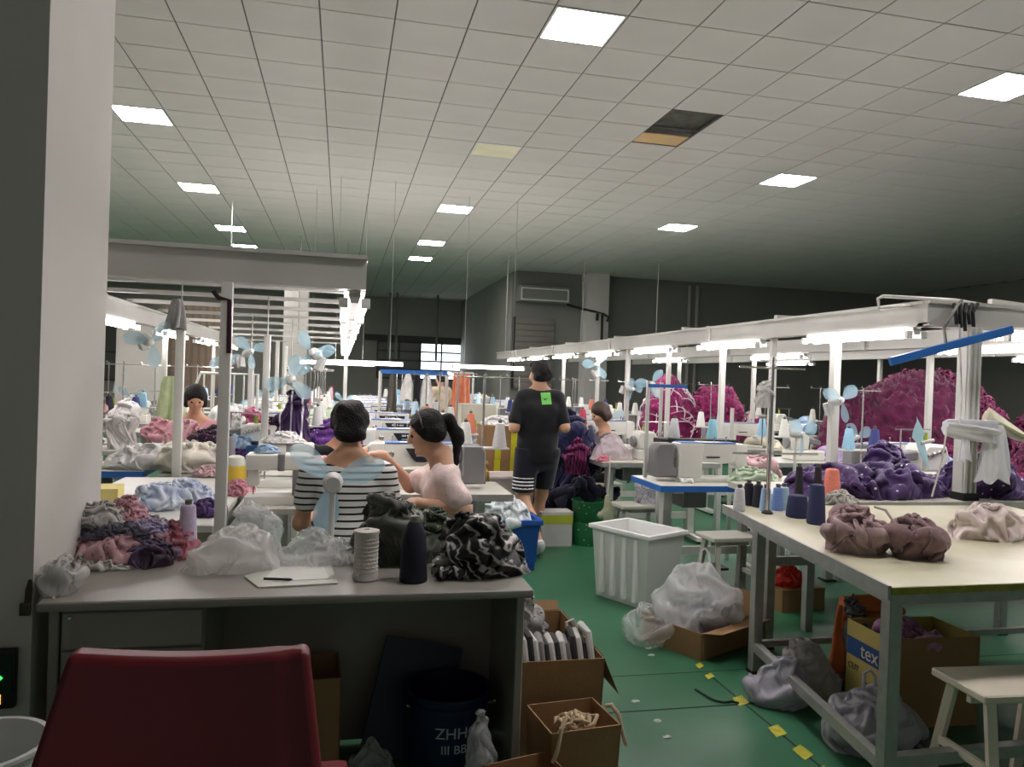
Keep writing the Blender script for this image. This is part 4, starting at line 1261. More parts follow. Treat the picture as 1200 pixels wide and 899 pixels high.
for p in LEGS:
    lg = MB().box(p.x - .026 - O.x, p.x + .026 - O.x, p.y - .026 - O.y, p.y + .026 - O.y, .012, TZ - .026).build('leg', GREY_METAL, tb, bevel=.003, seg=1)
    MB().box(p.x - .03 - O.x, p.x + .03 - O.x, p.y - .03 - O.y, p.y + .03 - O.y, 0, .014).build('rubber_foot', DARK, lg, smooth=False)
def rail(p, q, z, w=.04, h=.045):
    m = MB(); m.bar(Vector((p.x - O.x, p.y - O.y, z)), Vector((q.x - O.x, q.y - O.y, z)), w, h); m.build('frame_rail', GREY_METAL, tb, smooth=False)
rail(LEGS[0], LEGS[1], .14); rail(LEGS[0], LEGS[3], .16); rail(LEGS[1], Vector((3.9, 3.6, 0)), .15, .03, .03); rail(LEGS[2], LEGS[5], .5, .03, .05)
rail(LEGS[0], LEGS[1], TZ - .05, .03, .04); rail(LEGS[0], LEGS[3], TZ - .05, .03, .04)
def tz(u, v, z=TZ): p = at(u, v, z=z); return (p.x, p.y, z)
mauve = cloth('mauve grey cotton', (176, 152, 152), col2=(146, 122, 124), scale=9)
p = tz(1008, 648)
heap('cloth_bundle', mauve, 'smooth half of the tied mauve bundle on the big table', 'fabric', (p[0], p[1] + .03, TZ), (.145, .125, .22), 71, res=(96, 44), amp=.3, freq=1.5, power=.7, stretch=(.6, 1.4, 1.4))
p = tz(1078, 654)
heap('cloth_bundle', cloth('mauve grey cotton dark', (150, 124, 124), col2=(122, 98, 100), scale=12), 'ruffled half of the tied mauve bundle on the big table', 'fabric', (p[0], p[1] + .03, TZ), (.13, .12, .215), 72, res=(110, 50), amp=.36, freq=3.4, power=.7)
m = MB(); q = tz(1043, 650)
m.tube([(0.0, -.105, .015), (-.012, -.09, .12), (-.03, -.03, .19), (-.02, .05, .19)], .006, 6)
tag(m.build('tie_cord', cloth('pale tie', (196, 180, 176)), None, loc=(q[0], q[1] + .03, TZ)), 'pale cord tying the mauve bundle at its waist', 'cord')
heap('cloth_bundle', cloth('cream crinkle cloth', (226, 214, 208), col2=(206, 190, 190)), 'cream pink crinkled cloth at the big table side', 'fabric', (tz(1172, 632)[0], tz(1172, 632)[1] + .05, TZ), (.23, .12, .15), 73, res=(90, 40), amp=.3)
heap('cloth_scrap', greyw, 'white cloth scrap behind the navy thread cone', 'fabric', (tz(985, 590)[0], tz(985, 590)[1], TZ), (.12, .06, .08), 74)
cone((44, 50, 92), tz(956, 614), 'tall navy thread cone standing on the big table', h=.205, r0=.047, r1=.037, tip=False)
cn = cone((34, 38, 78), tz(934, 606), 'fat navy thread cone beside the tall navy cone', h=.12, r0=.06, r1=.05, tip=False)
for (u, v, c, n) in ((877, 592, (40, 40, 56), 'charcoal thread cone beside the chrome pole on the big table'), (888, 594, (34, 34, 48), 'near-black thread cone against the chrome pole'), (897, 599, (160, 190, 225), 'pale blue thread cone at the chrome pole foot'),
                     (911, 598, (120, 150, 210), 'sky blue thread cone behind the fat navy cone'), (918, 597, (170, 200, 220), 'ice blue thread cone behind the fat navy cone'), (866, 599, (215, 215, 222), 'white thread cone at the big table back corner')):
    cone(c, tz(u, v), n, h=.13, r0=.034, r1=.026)
q = tz(899, 602)
st = thing('thread_stand', 'tall chrome pole stand at the big table back', 'thread stand', q)
MB().tube([(0, 0, 0), (0, 0, .86)], .011, 10).build('pole', CHROME, st)
MB().tube([(-.22, 0, .33), (.3, .0, .33)], .006, 6).build('cross_arm', CHROME, st); MB().tube([(-.2, 0, .8), (.2, 0, .8)], .006, 6).build('cross_arm', CHROME, st)
MB().lathe([(.03, 0), (.03, .008), (.014, .02)], 12).build('base_flange', DARK, st)
MB().tube([(-.05, 0, .38), (-.05, 0, .52)], .004, 6).build('spool_pin', CHROME, st)
bag('plastic_bag', 'white film bag hanging on the tall chrome pole', (q[0] - .03, q[1] + .02, TZ + .58), (.055, .04, .2), 75, BAGW, lump=.2, power=1.3)
for (u, h_, c, n) in ((936, .1, (40, 36, 46), 'small charcoal spool on the rack before the purple cloth'), (958, .09, (44, 40, 48), 'small dark spool beside the salmon cone')):
    p = at(u, 574, y=4.28); cone(c, (p.x, 4.28, TZ), n, h=.2, r0=.03, r1=.02)
p = tz(975, 572, .8)
def plank_table(label, loc, w, d, z, name='side_table', cat='table'):
    t = thing(name, label, cat, loc)
    MB().box(-w / 2, w / 2, -d / 2, d / 2, z - .04, z).build('top', TOPM, t, bevel=.004, seg=1)
    for x in (-1, 1):
        for y in (-1, 1): MB().box(x * (w / 2 - .05) - .02, x * (w / 2 - .05) + .02, y * (d / 2 - .05) - .02, y * (d / 2 - .05) + .02, 0, z - .04).build('leg', WHITE_METAL, t, smooth=False)
    return t
# ---- table behind it with the purple fabric
T1 = thing('side_table', 'long pale table under the purple dotted fabric', 'table', (4.0, 4.56, 0))
MB().box(-1.25, 1.3, -.45, .45, .76, .8).build('top', TOPM, T1, smooth=False)
for x in (-1.15, 1.2):
    for y in (-.4, .4): MB().box(x - .025, x + .025, y - .025, y + .025, 0, .76).build('leg', GREY_METAL, T1, smooth=False)
MB().box(-1.15, 1.2, -.42, -.38, .68, .76).build('apron', GREY_METAL, T1, smooth=False)
pur = cloth('purple dotted satin', (88, 62, 118), rough=.5, col2=(54, 36, 80), scale=6, dots=(16, .13, (226, 216, 232)))
heap('cloth_heap', pur, 'purple satin with white dots spread long over the side table', 'fabric', (3.45, 4.45, .8), (.62, .27, .2), 81, res=(130, 44), amp=.34, freq=2.2, stretch=(1.8, 1, 1))
heap('cloth_heap', pur, 'purple dotted satin bunched round the ribbed post foot', 'fabric', (4.32, 4.4, .8), (.34, .24, .3), 82, res=(100, 44), amp=.36, freq=2.0)
heap('cloth_heap', pur, 'purple dotted satin peak rising before the magenta pile', 'fabric', (3.85, 4.75, .8), (.25, .17, .4), 83, res=(80, 40), amp=.3, power=1.3)
cone((240, 140, 120), (max(2.83, at(975, 566, y=4.17).x), 4.17, .8), 'bright salmon thread cone at the purple fabric end', h=.2, r0=.055, r1=.04, tip=False)
for (u, lab, w, d, h, mm) in ((1020, 'pale flat carton on the side table behind purple fabric', .3, .2, .09, mat('pale card', (196, 196, 184), .7)), (1003, 'olive folded cloth block behind the purple fabric', .26, .14, .06, cloth('olive block', (120, 124, 80)))):
    x = at(u, 550, y=4.85).x
    tag(MB().box(-w / 2, w / 2, -d / 2, d / 2, 0, h).build('flat_carton' if u == 1020 else 'folded_cloth', mm, None, bevel=.008, loc=(x, 4.85 - (.12 if u == 1003 else 0), .8), rz=.15), lab, 'box' if u == 1020 else 'fabric')
ov = make_overlock('grey-white overlock machine between purple fabric and magenta pile'); ov.location = (at(1072, 540, y=4.8).x + .06, 4.86, .8); ov.scale = (1.15,) * 3
# white cloth wrapped round the ribbed post, fan blade beside it
wc = cloth('white jersey', (224, 226, 232), var=.1)
cx_ = pc.x
wr = thing('draped_cloth', 'white jersey cloth knotted round the thick ribbed post', 'fabric', (cx_, 4.1, 1.26))
me = hang_mesh('skirt', .1, .2, .36, .1, 5, 4); me.transform(Matrix.Translation((.12, .0, .04))); link('hanging_part', me, wc, wr)
me = hang_mesh('tail', .04, .06, .16, .05, 4, 6); me.transform(Matrix.Translation((-.12, -.02, -.03))); link('hanging_part', me, wc, wr)
me = hang_mesh('sleeve', .09, .13, .34, .11, 6, 5, bend=(.0, 0)); me.transform(Matrix.Translation((-.27, -.01, .02)) @ Matrix.Rotation(-1.5, 4, 'Y')); link('knotted_sleeve', me, wc, wr)
me = hang_mesh('arm', .12, .04, .36, .09, 5, 8, pinch=1); me.transform(Matrix.Translation((.1, .06, .09)) @ Matrix.Rotation(-1.15, 4, 'Y')); link('knotted_sleeve', me, cloth('cream jersey', (226, 222, 196)), wr)
g = []
fx = at(1082, 520, y=4.08)
fb = thing('fan_blade', 'single pale blue fan blade sticking up beside the white knotted cloth', 'fan', (fx.x, 4.08, fx.z))
for i in range(13):
    u = i / 12; z = .16 - .33 * u; xx = -.055 + .12 * u ** 1.2
    w = .055 * math.sin(PI * (u * .9 + .05)) * (1.3 if u < .4 else .8)
    g.append([(xx + s * w, .02 * math.sin(3 * u) + .02 * s, z + .012 * s) for s in (-1, -.3, .4, 1)])
MB().sheet(g).build('blade', mat('ice blue blade', (176, 220, 232), .35, alpha=.95, trans=.3), fb)
MB().tube([(.0, .02, 0), (.1, .03, .02)], .012, 8).build('hub_arm', WHITE_METAL, fb)
m = MB(); a = at(1110, 500, y=4.02); b = at(1092, 582, y=3.98); c_ = at(1124, 380, y=4.15)
m.tube([c_, at(1127, 470, y=4.1), at(1124, 498, y=4.05)], .006, 6); m.tube([a, at(1104, 540, y=4.0), b], .006, 6)
tag(m.build('thin_rope', cloth('white cord', (214, 210, 204))), 'thin white cord hanging beside the thick ribbed post', 'cord')
# blue bar with bent hook below the end beam
bb = thing('blue_bar', 'long blue metal bar slung under the end beam by a hook', 'bar', tuple(at(1112, 405, y=4.0)))
o_ = at(1112, 405, y=4.0); l, r = at(1043, 424, y=4.05) - o_, at(1186, 386, y=3.95) - o_
m = MB(); m.bar(l, r, .035, .05); m.build('bar', BLUE, bb, bevel=.004, seg=1)
m = MB(); m.tube([(-.02, 0, .0), at(1106, 384, y=4.0) - o_, at(1122, 358, y=4.05) - o_, at(1127, 352, y=4.25) - o_], .01, 8); m.build('hook', CHROME, bb)
m = MB()
for i in range(5):
    m.tube([at(1118 + i * 7, 356, y=4.2), at(1120 + i * 5, 366 + 3 * (i % 2), y=4.17), at(1121 + i * 5, 380 + 4 * (i % 3), y=4.18)], .012, 6)
tag(m.build('cable_bundle', DARK), 'knot of black cables tied at the end beam corner', 'cable')
m = MB(); m.tube([at(u, v, y=4.4) for u, v in ((1150, 357), (1120, 352), (1035, 347), (1029, 350), (1030, 361), (1090, 357))], .012, 8)
tag(m.build('conduit_loop', WHITE_METAL), 'thin white conduit bent into a loop on the end beam', 'conduit')
m = MB(); m.bar(at(1160, 354, y=4.35), at(1210, 361, y=4.3), .05, .04); tag(m.build('conduit_duct', WHITE_METAL), 'pale cable duct lying along the end beam', 'duct')

# ---- magenta piles
def magenta(i): return cloth('magenta knit %d' % i, [(132, 44, 90), (98, 30, 68), (164, 78, 120)][i], col2=[(96, 28, 66), (70, 22, 50), (120, 44, 84)][i], scale=10, rough=.9)
def strips(name, parent, size, n, seed, m, thin=1.0):
    """loose curled strips scattered over a heap surface, one joined part"""
    r = random.Random(seed); b = MB()
    rx, ry, h = size
    for k in range(n):
        th = r.uniform(0, 2 * PI); ph = math.acos(r.uniform(0.05, 1))
        d = Vector((math.cos(th) * math.sin(ph), math.sin(th) * math.sin(ph), math.cos(ph)))
        p = Vector((d.x * rx, d.y * ry, d.z * h)) * r.uniform(.97, 1.08)
        t1 = d.orthogonal().normalized(); t1.rotate(Matrix.Rotation(r.uniform(0, 6.28), 3, d)); t2 = d.cross(t1)
        L_, w = r.uniform(.08, .17) / thin ** .5, r.uniform(.012, .026) * thin
        g = []
        for s in range(4):
            u = s / 3 - .5
            c = p + t1 * u * L_ + d * (.03 * math.cos(u * 5) + .01)
            g.append([c - t2 * w, c + d * .012, c + t2 * w])
        b.sheet(g)
    o = b.build(name, m, parent); o['kind'] = 'stuff'; return o
for nm, lab, loc, size, seed, n in (('fabric_pile', 'huge magenta knit fabric pile against the dark wall', (6.4, 7.3, 0), (1.2, .75, 1.62), 91, 2600), ('fabric_pile', 'lower magenta knit pile spilling beyond the ribbed post', (8.5, 7.3, 0), (1.1, .8, 1.36), 92, 1800),
                             ('fabric_pile', 'dense maroon knit stack beside the white jersey cloth', (6.95, 6.12, 0), (.62, .38, 1.12), 93, 1000)):
    t = thing(nm, lab, 'fabric pile', loc)
    link('pile_body', heap_mesh('pile_body', *size, seed=seed, freq=4.5, amp=.12, res=(150, 70), lump=.22, power=.7), magenta(1), t)
    strips('loose_strips', t, size, n, seed, magenta(0)); strips('dark_strips', t, size, n // 2, seed + 7, magenta(1)); strips('light_strips', t, size, n // 4, seed + 9, magenta(2))
for lab, loc, size, seed in (('bright magenta fabric heap with white ribbons on a far table', (4.15, 9.15, .77), (.38, .26, .72), 94), ('magenta fabric heap beside the ribboned one on a far table', (4.75, 9.1, .77), (.42, .28, .66), 95)):
    t = thing('fabric_pile', lab, 'fabric pile', loc)
    mm = cloth('bright magenta', (150, 36, 98), col2=(104, 24, 70), scale=12)
    link('pile_body', heap_mesh('pile_body', *size, seed=seed, freq=3.5, amp=.2, res=(90, 44), lump=.2, power=.7), mm, t)
    strips('white_ribbons' if seed == 94 else 'loose_strips', t, size, 110 if seed == 94 else 250, seed, cloth('white ribbon', (232, 214, 224)) if seed == 94 else mm, .3 if seed == 94 else 1)

# ---- under and beside the big table
lil = mat('lilac grey film', (196, 194, 208), .25, alpha=.88, trans=.25, var=.15, scale=7, bump=.5, bscale=24, spec=.8)
p = at(925, 832, z=0); bag('plastic_bag', 'lilac-grey film bag on the floor under the table rail', (p.x + .02, p.y + .1, 0), (.17, .14, .2), 101, lil, power=.7)
p = at(1012, 880, z=0); bag('plastic_bag', 'big pale film bag bulging under the table rail', (p.x + .06, p.y + .03, 0), (.2, .17, .3), 102, lil, power=.7, handles=((-.02, .27, .6),))
p = at(940, 800, z=.12); bag('plastic_bag', 'clear handled bag lying behind the table rail', (p.x + .12, p.y + .12, 0), (.16, .13, .3), 103, mat('smoky film', (190, 184, 186), .25, alpha=.75, trans=.3, bump=.5, bscale=24), handles=((-.08, .24, .6),))
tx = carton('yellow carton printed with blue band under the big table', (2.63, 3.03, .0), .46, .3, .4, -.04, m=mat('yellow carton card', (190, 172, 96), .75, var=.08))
[c for c in tx.children if c.name.startswith('side_panel')][0].data.materials[0] = CARD  # front panel browner than the rest: its shade is put into the colour
bnd = MB().box(-.2315, -.2305, -.145, .145, .24, .325).build('print_band', mat('blue print', (30, 74, 134), .6), tx, smooth=False)
FACE = Matrix(((0, 0, -1, -.232), (-1, 0, 0, 0), (0, 1, 0, 0), (0, 0, 0, 1)))
lettering('tex', .095, mat('cream print', (222, 216, 190), .6), tx, Matrix.Translation((0, -.02, .283)) @ FACE)
lettering('GERM', .055, mat('dark print', (70, 66, 56), .6), tx, Matrix.Translation((0, -.06, .13)) @ FACE)
lettering('CUT', .04, mat('dark print', (70, 66, 56), .6), tx, Matrix.Translation((0, .09, .19)) @ FACE)
heap('cloth_heap', cloth('lilac pink knit', (188, 140, 178), col2=(150, 100, 144), scale=22), 'lilac pink knit cloth heaped out of the yellow carton', 'fabric', (2.63, 3.03, .2), (.21, .13, .26), 104, power=.6, amp=.25, freq=3)
om = mat('orange nonwoven', (206, 108, 56), .6, var=.15, scale=8, bump=.3, bscale=30)
q = at(985, 735, y=3.38)
me = None and sdf_mesh('orange', [rc((q.x - .05, 3.38, q.z - .19), (q.x + .0, 3.38, q.z + .1), .055, .04, (1, .6, 1)), rc((q.x, 3.38, q.z + .1), (q.x + .16, 3.36, q.z + .12), .045, .05), rc((q.x + .03, 3.37, q.z + .02), (q.x + .15, 3.36, q.z + .15), .02, .03)], .012, .03, wob=.005, wfreq=16)
hc_ = thing('hanging_cloth', 'orange nonwoven cloth hanging beside the yellow carton', 'fabric', (q.x - .02, 3.3, q.z + .14))
me = hang_mesh('bag', .07, .13, .34, .09, 4, 3); me.transform(Matrix.Translation((-.02, 0, 0))); link('hanging_part', me, om, hc_)
me = hang_mesh('over', .09, .12, .3, .1, 5, 9); me.transform(Matrix.Translation((-.04, 0, .0)) @ Matrix.Rotation(-1.45, 4, 'Y')); link('draped_part', me, om, hc_)
heap('film_wad', mat('dark silver film', (96, 96, 100), .3, var=.4, scale=14, bump=.6, bscale=30), 'dark silver film wad wedged beside the yellow carton', 'film', (at(1002, 790, y=3.25).x, 3.26, .0), (.05, .06, .44), 105, power=.5)
heap('film_wad', mat('dark silver film', (96, 96, 100)), 'dark film scraps beneath the yellow carton front', 'film', (2.33, 2.72, 0), (.12, .08, .1), 106)
q = at(929, 690, y=4.55)
carton('small brown carton under the red plastic bag', (q.x + .05, 4.62, 0), .34, .22, q.z, .1, open_=False)
heap('plastic_bag', mat('red film', (222, 58, 46), .3, trans=.3, var=.2, bump=.5, bscale=26), 'bright red plastic bag lying on the small brown carton', 'plastic bag', (q.x, 4.6, q.z + .008), (.1, .08, .15), 107, res=(48, 24))
# stool at the right edge
def stool(label, loc, rz, w=.4, d=.26, z=.45, sm=TOPM, group=None):
    t = thing('stool', label, 'stool', loc, rz, group)
    MB().box(-w / 2, w / 2, -d / 2, d / 2, z - .03, z).build('seat', sm, t, bevel=.005, seg=1)
    for sx in (-1, 1):
        for sy in (-1, 1):
            m = MB(); m.bar((sx * (w / 2 - .06), sy * (d / 2 - .05), z - .03), (sx * (w / 2 - .03), sy * (d / 2 + .03), 0), .032); m.build('leg', sm, t, smooth=False)
    for sx in (-1, 1):
        m = MB(); m.bar((sx * (w / 2 - .04), -d / 2 - .005, .18), (sx * (w / 2 - .04), d / 2 + .005, .18), .02, .03); m.build('stretcher', sm, t, smooth=False)
    m = MB(); m.bar((-w / 2 + .05, 0, z - .06), (w / 2 - .05, 0, z - .06), .02, .04); m.build('seat_rail', sm, t, smooth=False)
    return t
a, b, c_ = at(1085, 777, z=.45), at(1200, 786, z=.45), at(1122, 823, z=.45)
stool('cream wooden stool beside the big table', (a.x + .2, (a.y + c_.y) / 2 - .02, 0), -.06, .44, .27, sm=mat('cream wood', (222, 214, 196), .5))
q = at(838, 622, z=.45); stool('white stool standing before the blue-edged table', (q.x + .05, q.y - .12, 0), .05, .4, .26)
q = at(748, 590, z=.45); stool('pale stool holding a clear bag before the overlock table', (q.x, q.y, 0), .1, .42, .26)
bag('plastic_bag', 'clear bag of dotted cloth on the pale stool', (q.x + .12, q.y, .45), (.14, .11, .26), 111, mat('dotted bag film', (222, 222, 228), .3, alpha=.8, trans=.3, dots=(60, .3, (110, 112, 130)), bump=.4))
q = at(700, 570, z=.45); stool('pale stool under the navy bundle', (q.x - .12, q.y + .1, 0), .0, .5, .3)
# ---- white tub, bag on carton
tub = thing('plastic_tub', 'large white rectangular plastic tub on the green floor', 'tub', (1.74, 5.04, 0), math.atan2(-.43, .23))
twm = mat('white tub plastic', (226, 228, 226), .35, var=.03)
TL_, TW_, TH_ = .5, .38, .5
b = MB()
def tubring(x0, x1, y0, y1, z): return [(x0, y0, z), (x1, y0, z), (x1, y1, z), (x0, y1, z)]
rg = [tubring(.03, TL_ - .03, .03, TW_ - .03, 0), tubring(0, TL_, 0, TW_, TH_ - .03), tubring(-.02, TL_ + .02, -.02, TW_ + .02, TH_ - .03), tubring(-.02, TL_ + .02, -.02, TW_ + .02, TH_), tubring(.008, TL_ - .008, .008, TW_ - .008, TH_), tubring(.035, TL_ - .035, .035, TW_ - .035, .01)]
vs = [v for r in rg for v in r]; fs = [(0, 3, 2, 1)] + [(i * 4 + k, i * 4 + (k + 1) % 4, (i + 1) * 4 + (k + 1) % 4, (i + 1) * 4 + k) for i in range(5) for k in range(4)] + [(20, 21, 22, 23)]
b.add(vs, fs); b.build('shell', twm, tub, bevel=.006, seg=2)
for k in range(4): MB().box(.08 + k * .1, .11 + k * .1, -.004, .03, .04, TH_ - .05).build('rib', twm, tub, smooth=False)
c0 = Vector((1.74 + .19, 5.04 - .13, 0))
bag('plastic_bag', 'clear film bag lying inside the white plastic tub', (c0.x + .09, c0.y + .02, .02), (.14, .14, .42), 112, BAGM, power=.8)
P1, P2, P3 = at(752, 750, z=0), Vector((1.94, 3.76, 0)), Vector((2.31, 3.95, 0))
u_ = (P3 - P2).normalized(); ang = math.atan2(u_.y, u_.x)
vx = Vector((-u_.y, u_.x, 0))
cc_ = P2 + u_ * .24 + vx * .2
carton('low open carton holding the big clear bag on the aisle floor', (cc_.x, cc_.y, 0), .48, .4, .15, ang, flaps=(('front', .2, .12), ('right', 1.2, .14)), taper=.01)
bag('plastic_bag', 'big bulging clear plastic bag sitting on the low carton', (cc_.x - .01, cc_.y - .0, .02), (.24, .22, .5), 113, mat('bulging bag film', (232, 234, 234), .14, alpha=.6, trans=.45, var=.1, scale=5, bump=.5, bscale=22, spec=.8), power=.9, amp=.26, handles=((.04, .47, .6),), lump=.3)
bag('plastic_bag', 'clear bag tail spilling off the low carton onto floor', (cc_.x - .27, cc_.y + .03, .0), (.16, .15, .26), 114, BAGM, amp=.3)
heap('grey_filling', cloth('grey filling', (206, 208, 214)), 'grey cloth showing through the big bulging clear bag', 'fabric', (cc_.x + .03, cc_.y - .02, .03), (.16, .15, .3), 115)
# ---- green bucket, hanging pouch, things on station D1
gp = (2.24, 6.62, 0)
gb = thing('metal_bucket', 'dark green bucket with white splashes beside the aisle', 'bucket', gp)
gmat = mat('green bucket paint', (30, 104, 60), .4, dots=(26, .16, (190, 205, 190)))
MB().lathe([(0, 0), (.135, 0), (.135, .01), (.142, .2), (.137, .21), (.142, .22), (.15, .39), (.157, .392), (.157, .402), (.145, .402), (.13, .02), (0, .02)], 26).build('shell', gmat, gb)
q = at(711, 596, y=6.2)
t = thing('cloth_pouch', 'pale green cloth pouch hanging on a cord from the table', 'pouch', (q.x, 6.2, q.z))
link('pouch', sdf_mesh('pouch', [rc((.0, 0, .1), (.03, 0, -.1), .025, .06, (1, .5, 1)), rc((-.02, 0, -.02), (-.06, 0, -.06), .02, .03, (1, .5, 1))], .012, .03), cloth('pale green cotton', (186, 192, 158)), t)
MB().tube([(0, 0, .1), (.015, 0, .3), (.02, .02, .45)], .006, 6).build('cord', cloth('white cord', (214, 210, 204)), t)
bag('plastic_bag', 'clear bag with pink knots on the overlock table', (2.5, 6.75, .76), (.2, .14, .22), 116, mat('pinkish film', (238, 224, 230), .18, alpha=.5, trans=.3, bump=.5, bscale=24))
heap('ribbon_tangle', cloth('pink ribbon', (206, 120, 140)), 'tangle of pink ribbon at the overlock table corner', 'ribbon', (2.36, 6.6, .76), (.06, .05, .05), 117)
# items on the blue-edged machine table
for (dx, c, n) in ((.15, (150, 210, 226), 'pale cyan thread cone on the rack behind the blue-edged table'), (-.2, (208, 212, 214), 'silver thread cone on the rack behind the blue-edged table')):
    p = at(824 if dx < 0 else 902 - 60, 514, y=5.95); cone(c, (2.95 + dx, 5.95, 1.03), n, h=.17)
rk = thing('spool_rack', 'dark low spool rack behind the blue-edged sewing machine', 'rack', (2.95, 5.95, 0))
MB().box(-.35, .35, -.08, .08, .99, 1.03).build('shelf', DARK, rk); MB().box(-.35, .35, -.08, .08, .93, .95).build('lower_shelf', WHITE_METAL, rk)
for x in (-.33, .33): MB().box(x - .012, x + .012, -.012, .012, 0, 1.3 if x > 0 else 1.5).build('post', WHITE_METAL, rk, smooth=False)
m = MB(); m.tube([(math.cos(a) * .04, math.sin(a) * .03, .012 + .01 * math.sin(3 * a)) for a in [2 * PI * k / 14 for k in range(15)]], .012, 7)
tag(m.build('tape_ring', mat('white tape', (232, 232, 230), .5), None, loc=(2.52, 5.2, .763)), 'white ring of tape lying on the blue-edged table', 'tape')
lime = mat('lime sticker', (200, 214, 60), .5)
m = MB(); m.bar(at(748, 447, y=5.6), at(775, 555, y=5.6), .02)
tag(MB().box(-.012, .012, -.012, .012, 0, .75).build('slim_pole', WHITE_METAL, None, loc=(at(758, 500, y=5.5).x, 5.5, .76)), 'slim white pole rising from the blue-edged table corner', 'pole')
tag(MB().box(-.16, .16, -.02, .02, 0, .025).build('blue_strip', BLUE, None, loc=(at(758, 500, y=5.5).x + .155, 5.5, 1.46)), 'short blue strip fixed on the slim white pole', 'bar')
heap('cloth_heap', hm(1), 'pink cloth puff beyond the tall chrome pole', 'fabric', (at(893, 545, y=5.5).x, 5.5, .76), (.16, .12, .26), 118, amp=.3)
heap('cloth_heap', hm(4), 'pale green cloth below the pink puff', 'fabric', (at(880, 560, y=5.25).x, 5.22, .76), (.2, .12, .14), 119, amp=.3)
plank_table('small pale table carrying the pink and green cloth puffs', (at(895, 560, y=5.38).x + .32, 5.4, 0), .62, .5, .76)

# ================================================================== people (local frame: x right, y forward, z up)
def hand(P, w, d, side, curl=.5, s=1.0, up=(0, 0, 1)):
    """palm, four bent fingers and a thumb from the wrist w along direction d"""
    w = np.array(w, float); d = np.array(d, float); d /= np.linalg.norm(d)
    u = np.array(up, float); u = u - d * (u @ d); u /= np.linalg.norm(u)
    a = np.cross(d, u) * side
    P.append(('k', .015, rc(w, w + d * .03 * s, .024 * s, .03 * s)))
    P.append(('k', .015, rc(w + d * .03 * s - a * .018 * s, w + d * .075 * s - a * .02 * s, .018 * s, .016 * s)))
    P.append(('k', .015, rc(w + d * .03 * s + a * .018 * s, w + d * .075 * s + a * .02 * s, .018 * s, .016 * s)))
    for k, (o, L_) in enumerate(((-.033, .055), (-.011, .07), (.012, .075), (.034, .066))):
        b = w + d * .08 * s + a * o * s
        m = b + (d * math.cos(curl * .5) - u * math.sin(curl * .5)) * L_ * .5 * s
        e = m + (d * math.cos(curl * 1.3) - u * math.sin(curl * 1.3)) * L_ * .5 * s
        P.append(('k', .004, rc(b, m, .0105 * s, .0095 * s))); P.append(('k', .004, rc(m, e, .0095 * s, .0078 * s)))
    t0 = w + d * .025 * s + a * .03 * s; t1 = t0 + (d * .7 + a * .7 - u * .2) * .035 * s; t2 = t1 + (d * .9 + a * .15 - u * .3) * .03 * s
    P.append(('k', .008, rc(t0, t1, .014 * s, .011 * s))); P.append(('k', .004, rc(t1, t2, .011 * s, .009 * s)))


def head_prims(c, tilt=0, yaw=0, s=1.0):
    """skull, jaw, nose, ears, lips, brow around head centre c (eye line at the centre); returns prims and a point mapper"""
    R = np.array((Matrix.Rotation(yaw, 3, 'Z') @ Matrix.Rotation(tilt, 3, 'X')))
    c = np.array(c, float)
    def T(p): return c + R @ (np.array(p, float) * s)
    rot = Euler((0, 0, 0)); rot = (Matrix.Rotation(yaw, 3, 'Z') @ Matrix.Rotation(tilt, 3, 'X')).to_euler()
    P = [el(T((0, -.008, .025)), np.array((.073, .092, .088)) * s, rot), ('k', .03, rc(T((0, .03, -.03)), T((0, .045, -.078)), .052 * s, .034 * s)),
         ('k', .01, rc(T((0, .082, .012)), T((0, .1, -.02)), .009 * s, .013 * s)), ('k', .008, rc(T((-.016, .08, -.048)), T((.016, .08, -.048)), .009 * s)),
         ('k', .01, rc(T((-.03, .076, .022)), T((.03, .076, .022)), .01 * s)), ('k', .01, rc(T((0, .068, -.088)), T((0, .07, -.084)), .016 * s))]
    for e in (-1, 1):
        P.append(('k', .006, rc(T((e * .074, -.008, .018)), T((e * .072, -.004, -.022)), .013 * s, .009 * s)))
        P.append(('k', .02, el(T((e * .035, .056, -.02)), np.array((.03, .025, .028)) * s)))
    return P, T


def eyes(T, parent, s=1.0):
    for e in (-1, 1):
        me = MB().lathe([(0, -.011), (.008, -.007), (.0115, 0), (.008, .007), (0, .011)], 10, Matrix.Translation(Vector(T((e * .032, .078, .006)))) @ Matrix.Scale(s, 4)).mesh('eye')
        link('eye', me, mat('dark eye', (40, 32, 30), .2), parent)


def person(label, loc, rz, body, h=.01, k=.03, skin=SKIN):
    t = thing('person', label, 'person', loc, rz)
    link('body', sdf_mesh('body', body, h, k), skin, t)
    return t
def wear(t, name, prims, m, h=.011, k=.03, **kw): return link(name, sdf_mesh(name, prims, h, k, **kw), m, t)
def grow(P, g): return [(p[0], p[1], p[2], p[3] + g, p[4] + g, p[5]) if p[0] == 'c' else ('e', p[1], p[2] + g, p[3]) for p in [q[2] if q[0] == 'k' else q for q in P]]

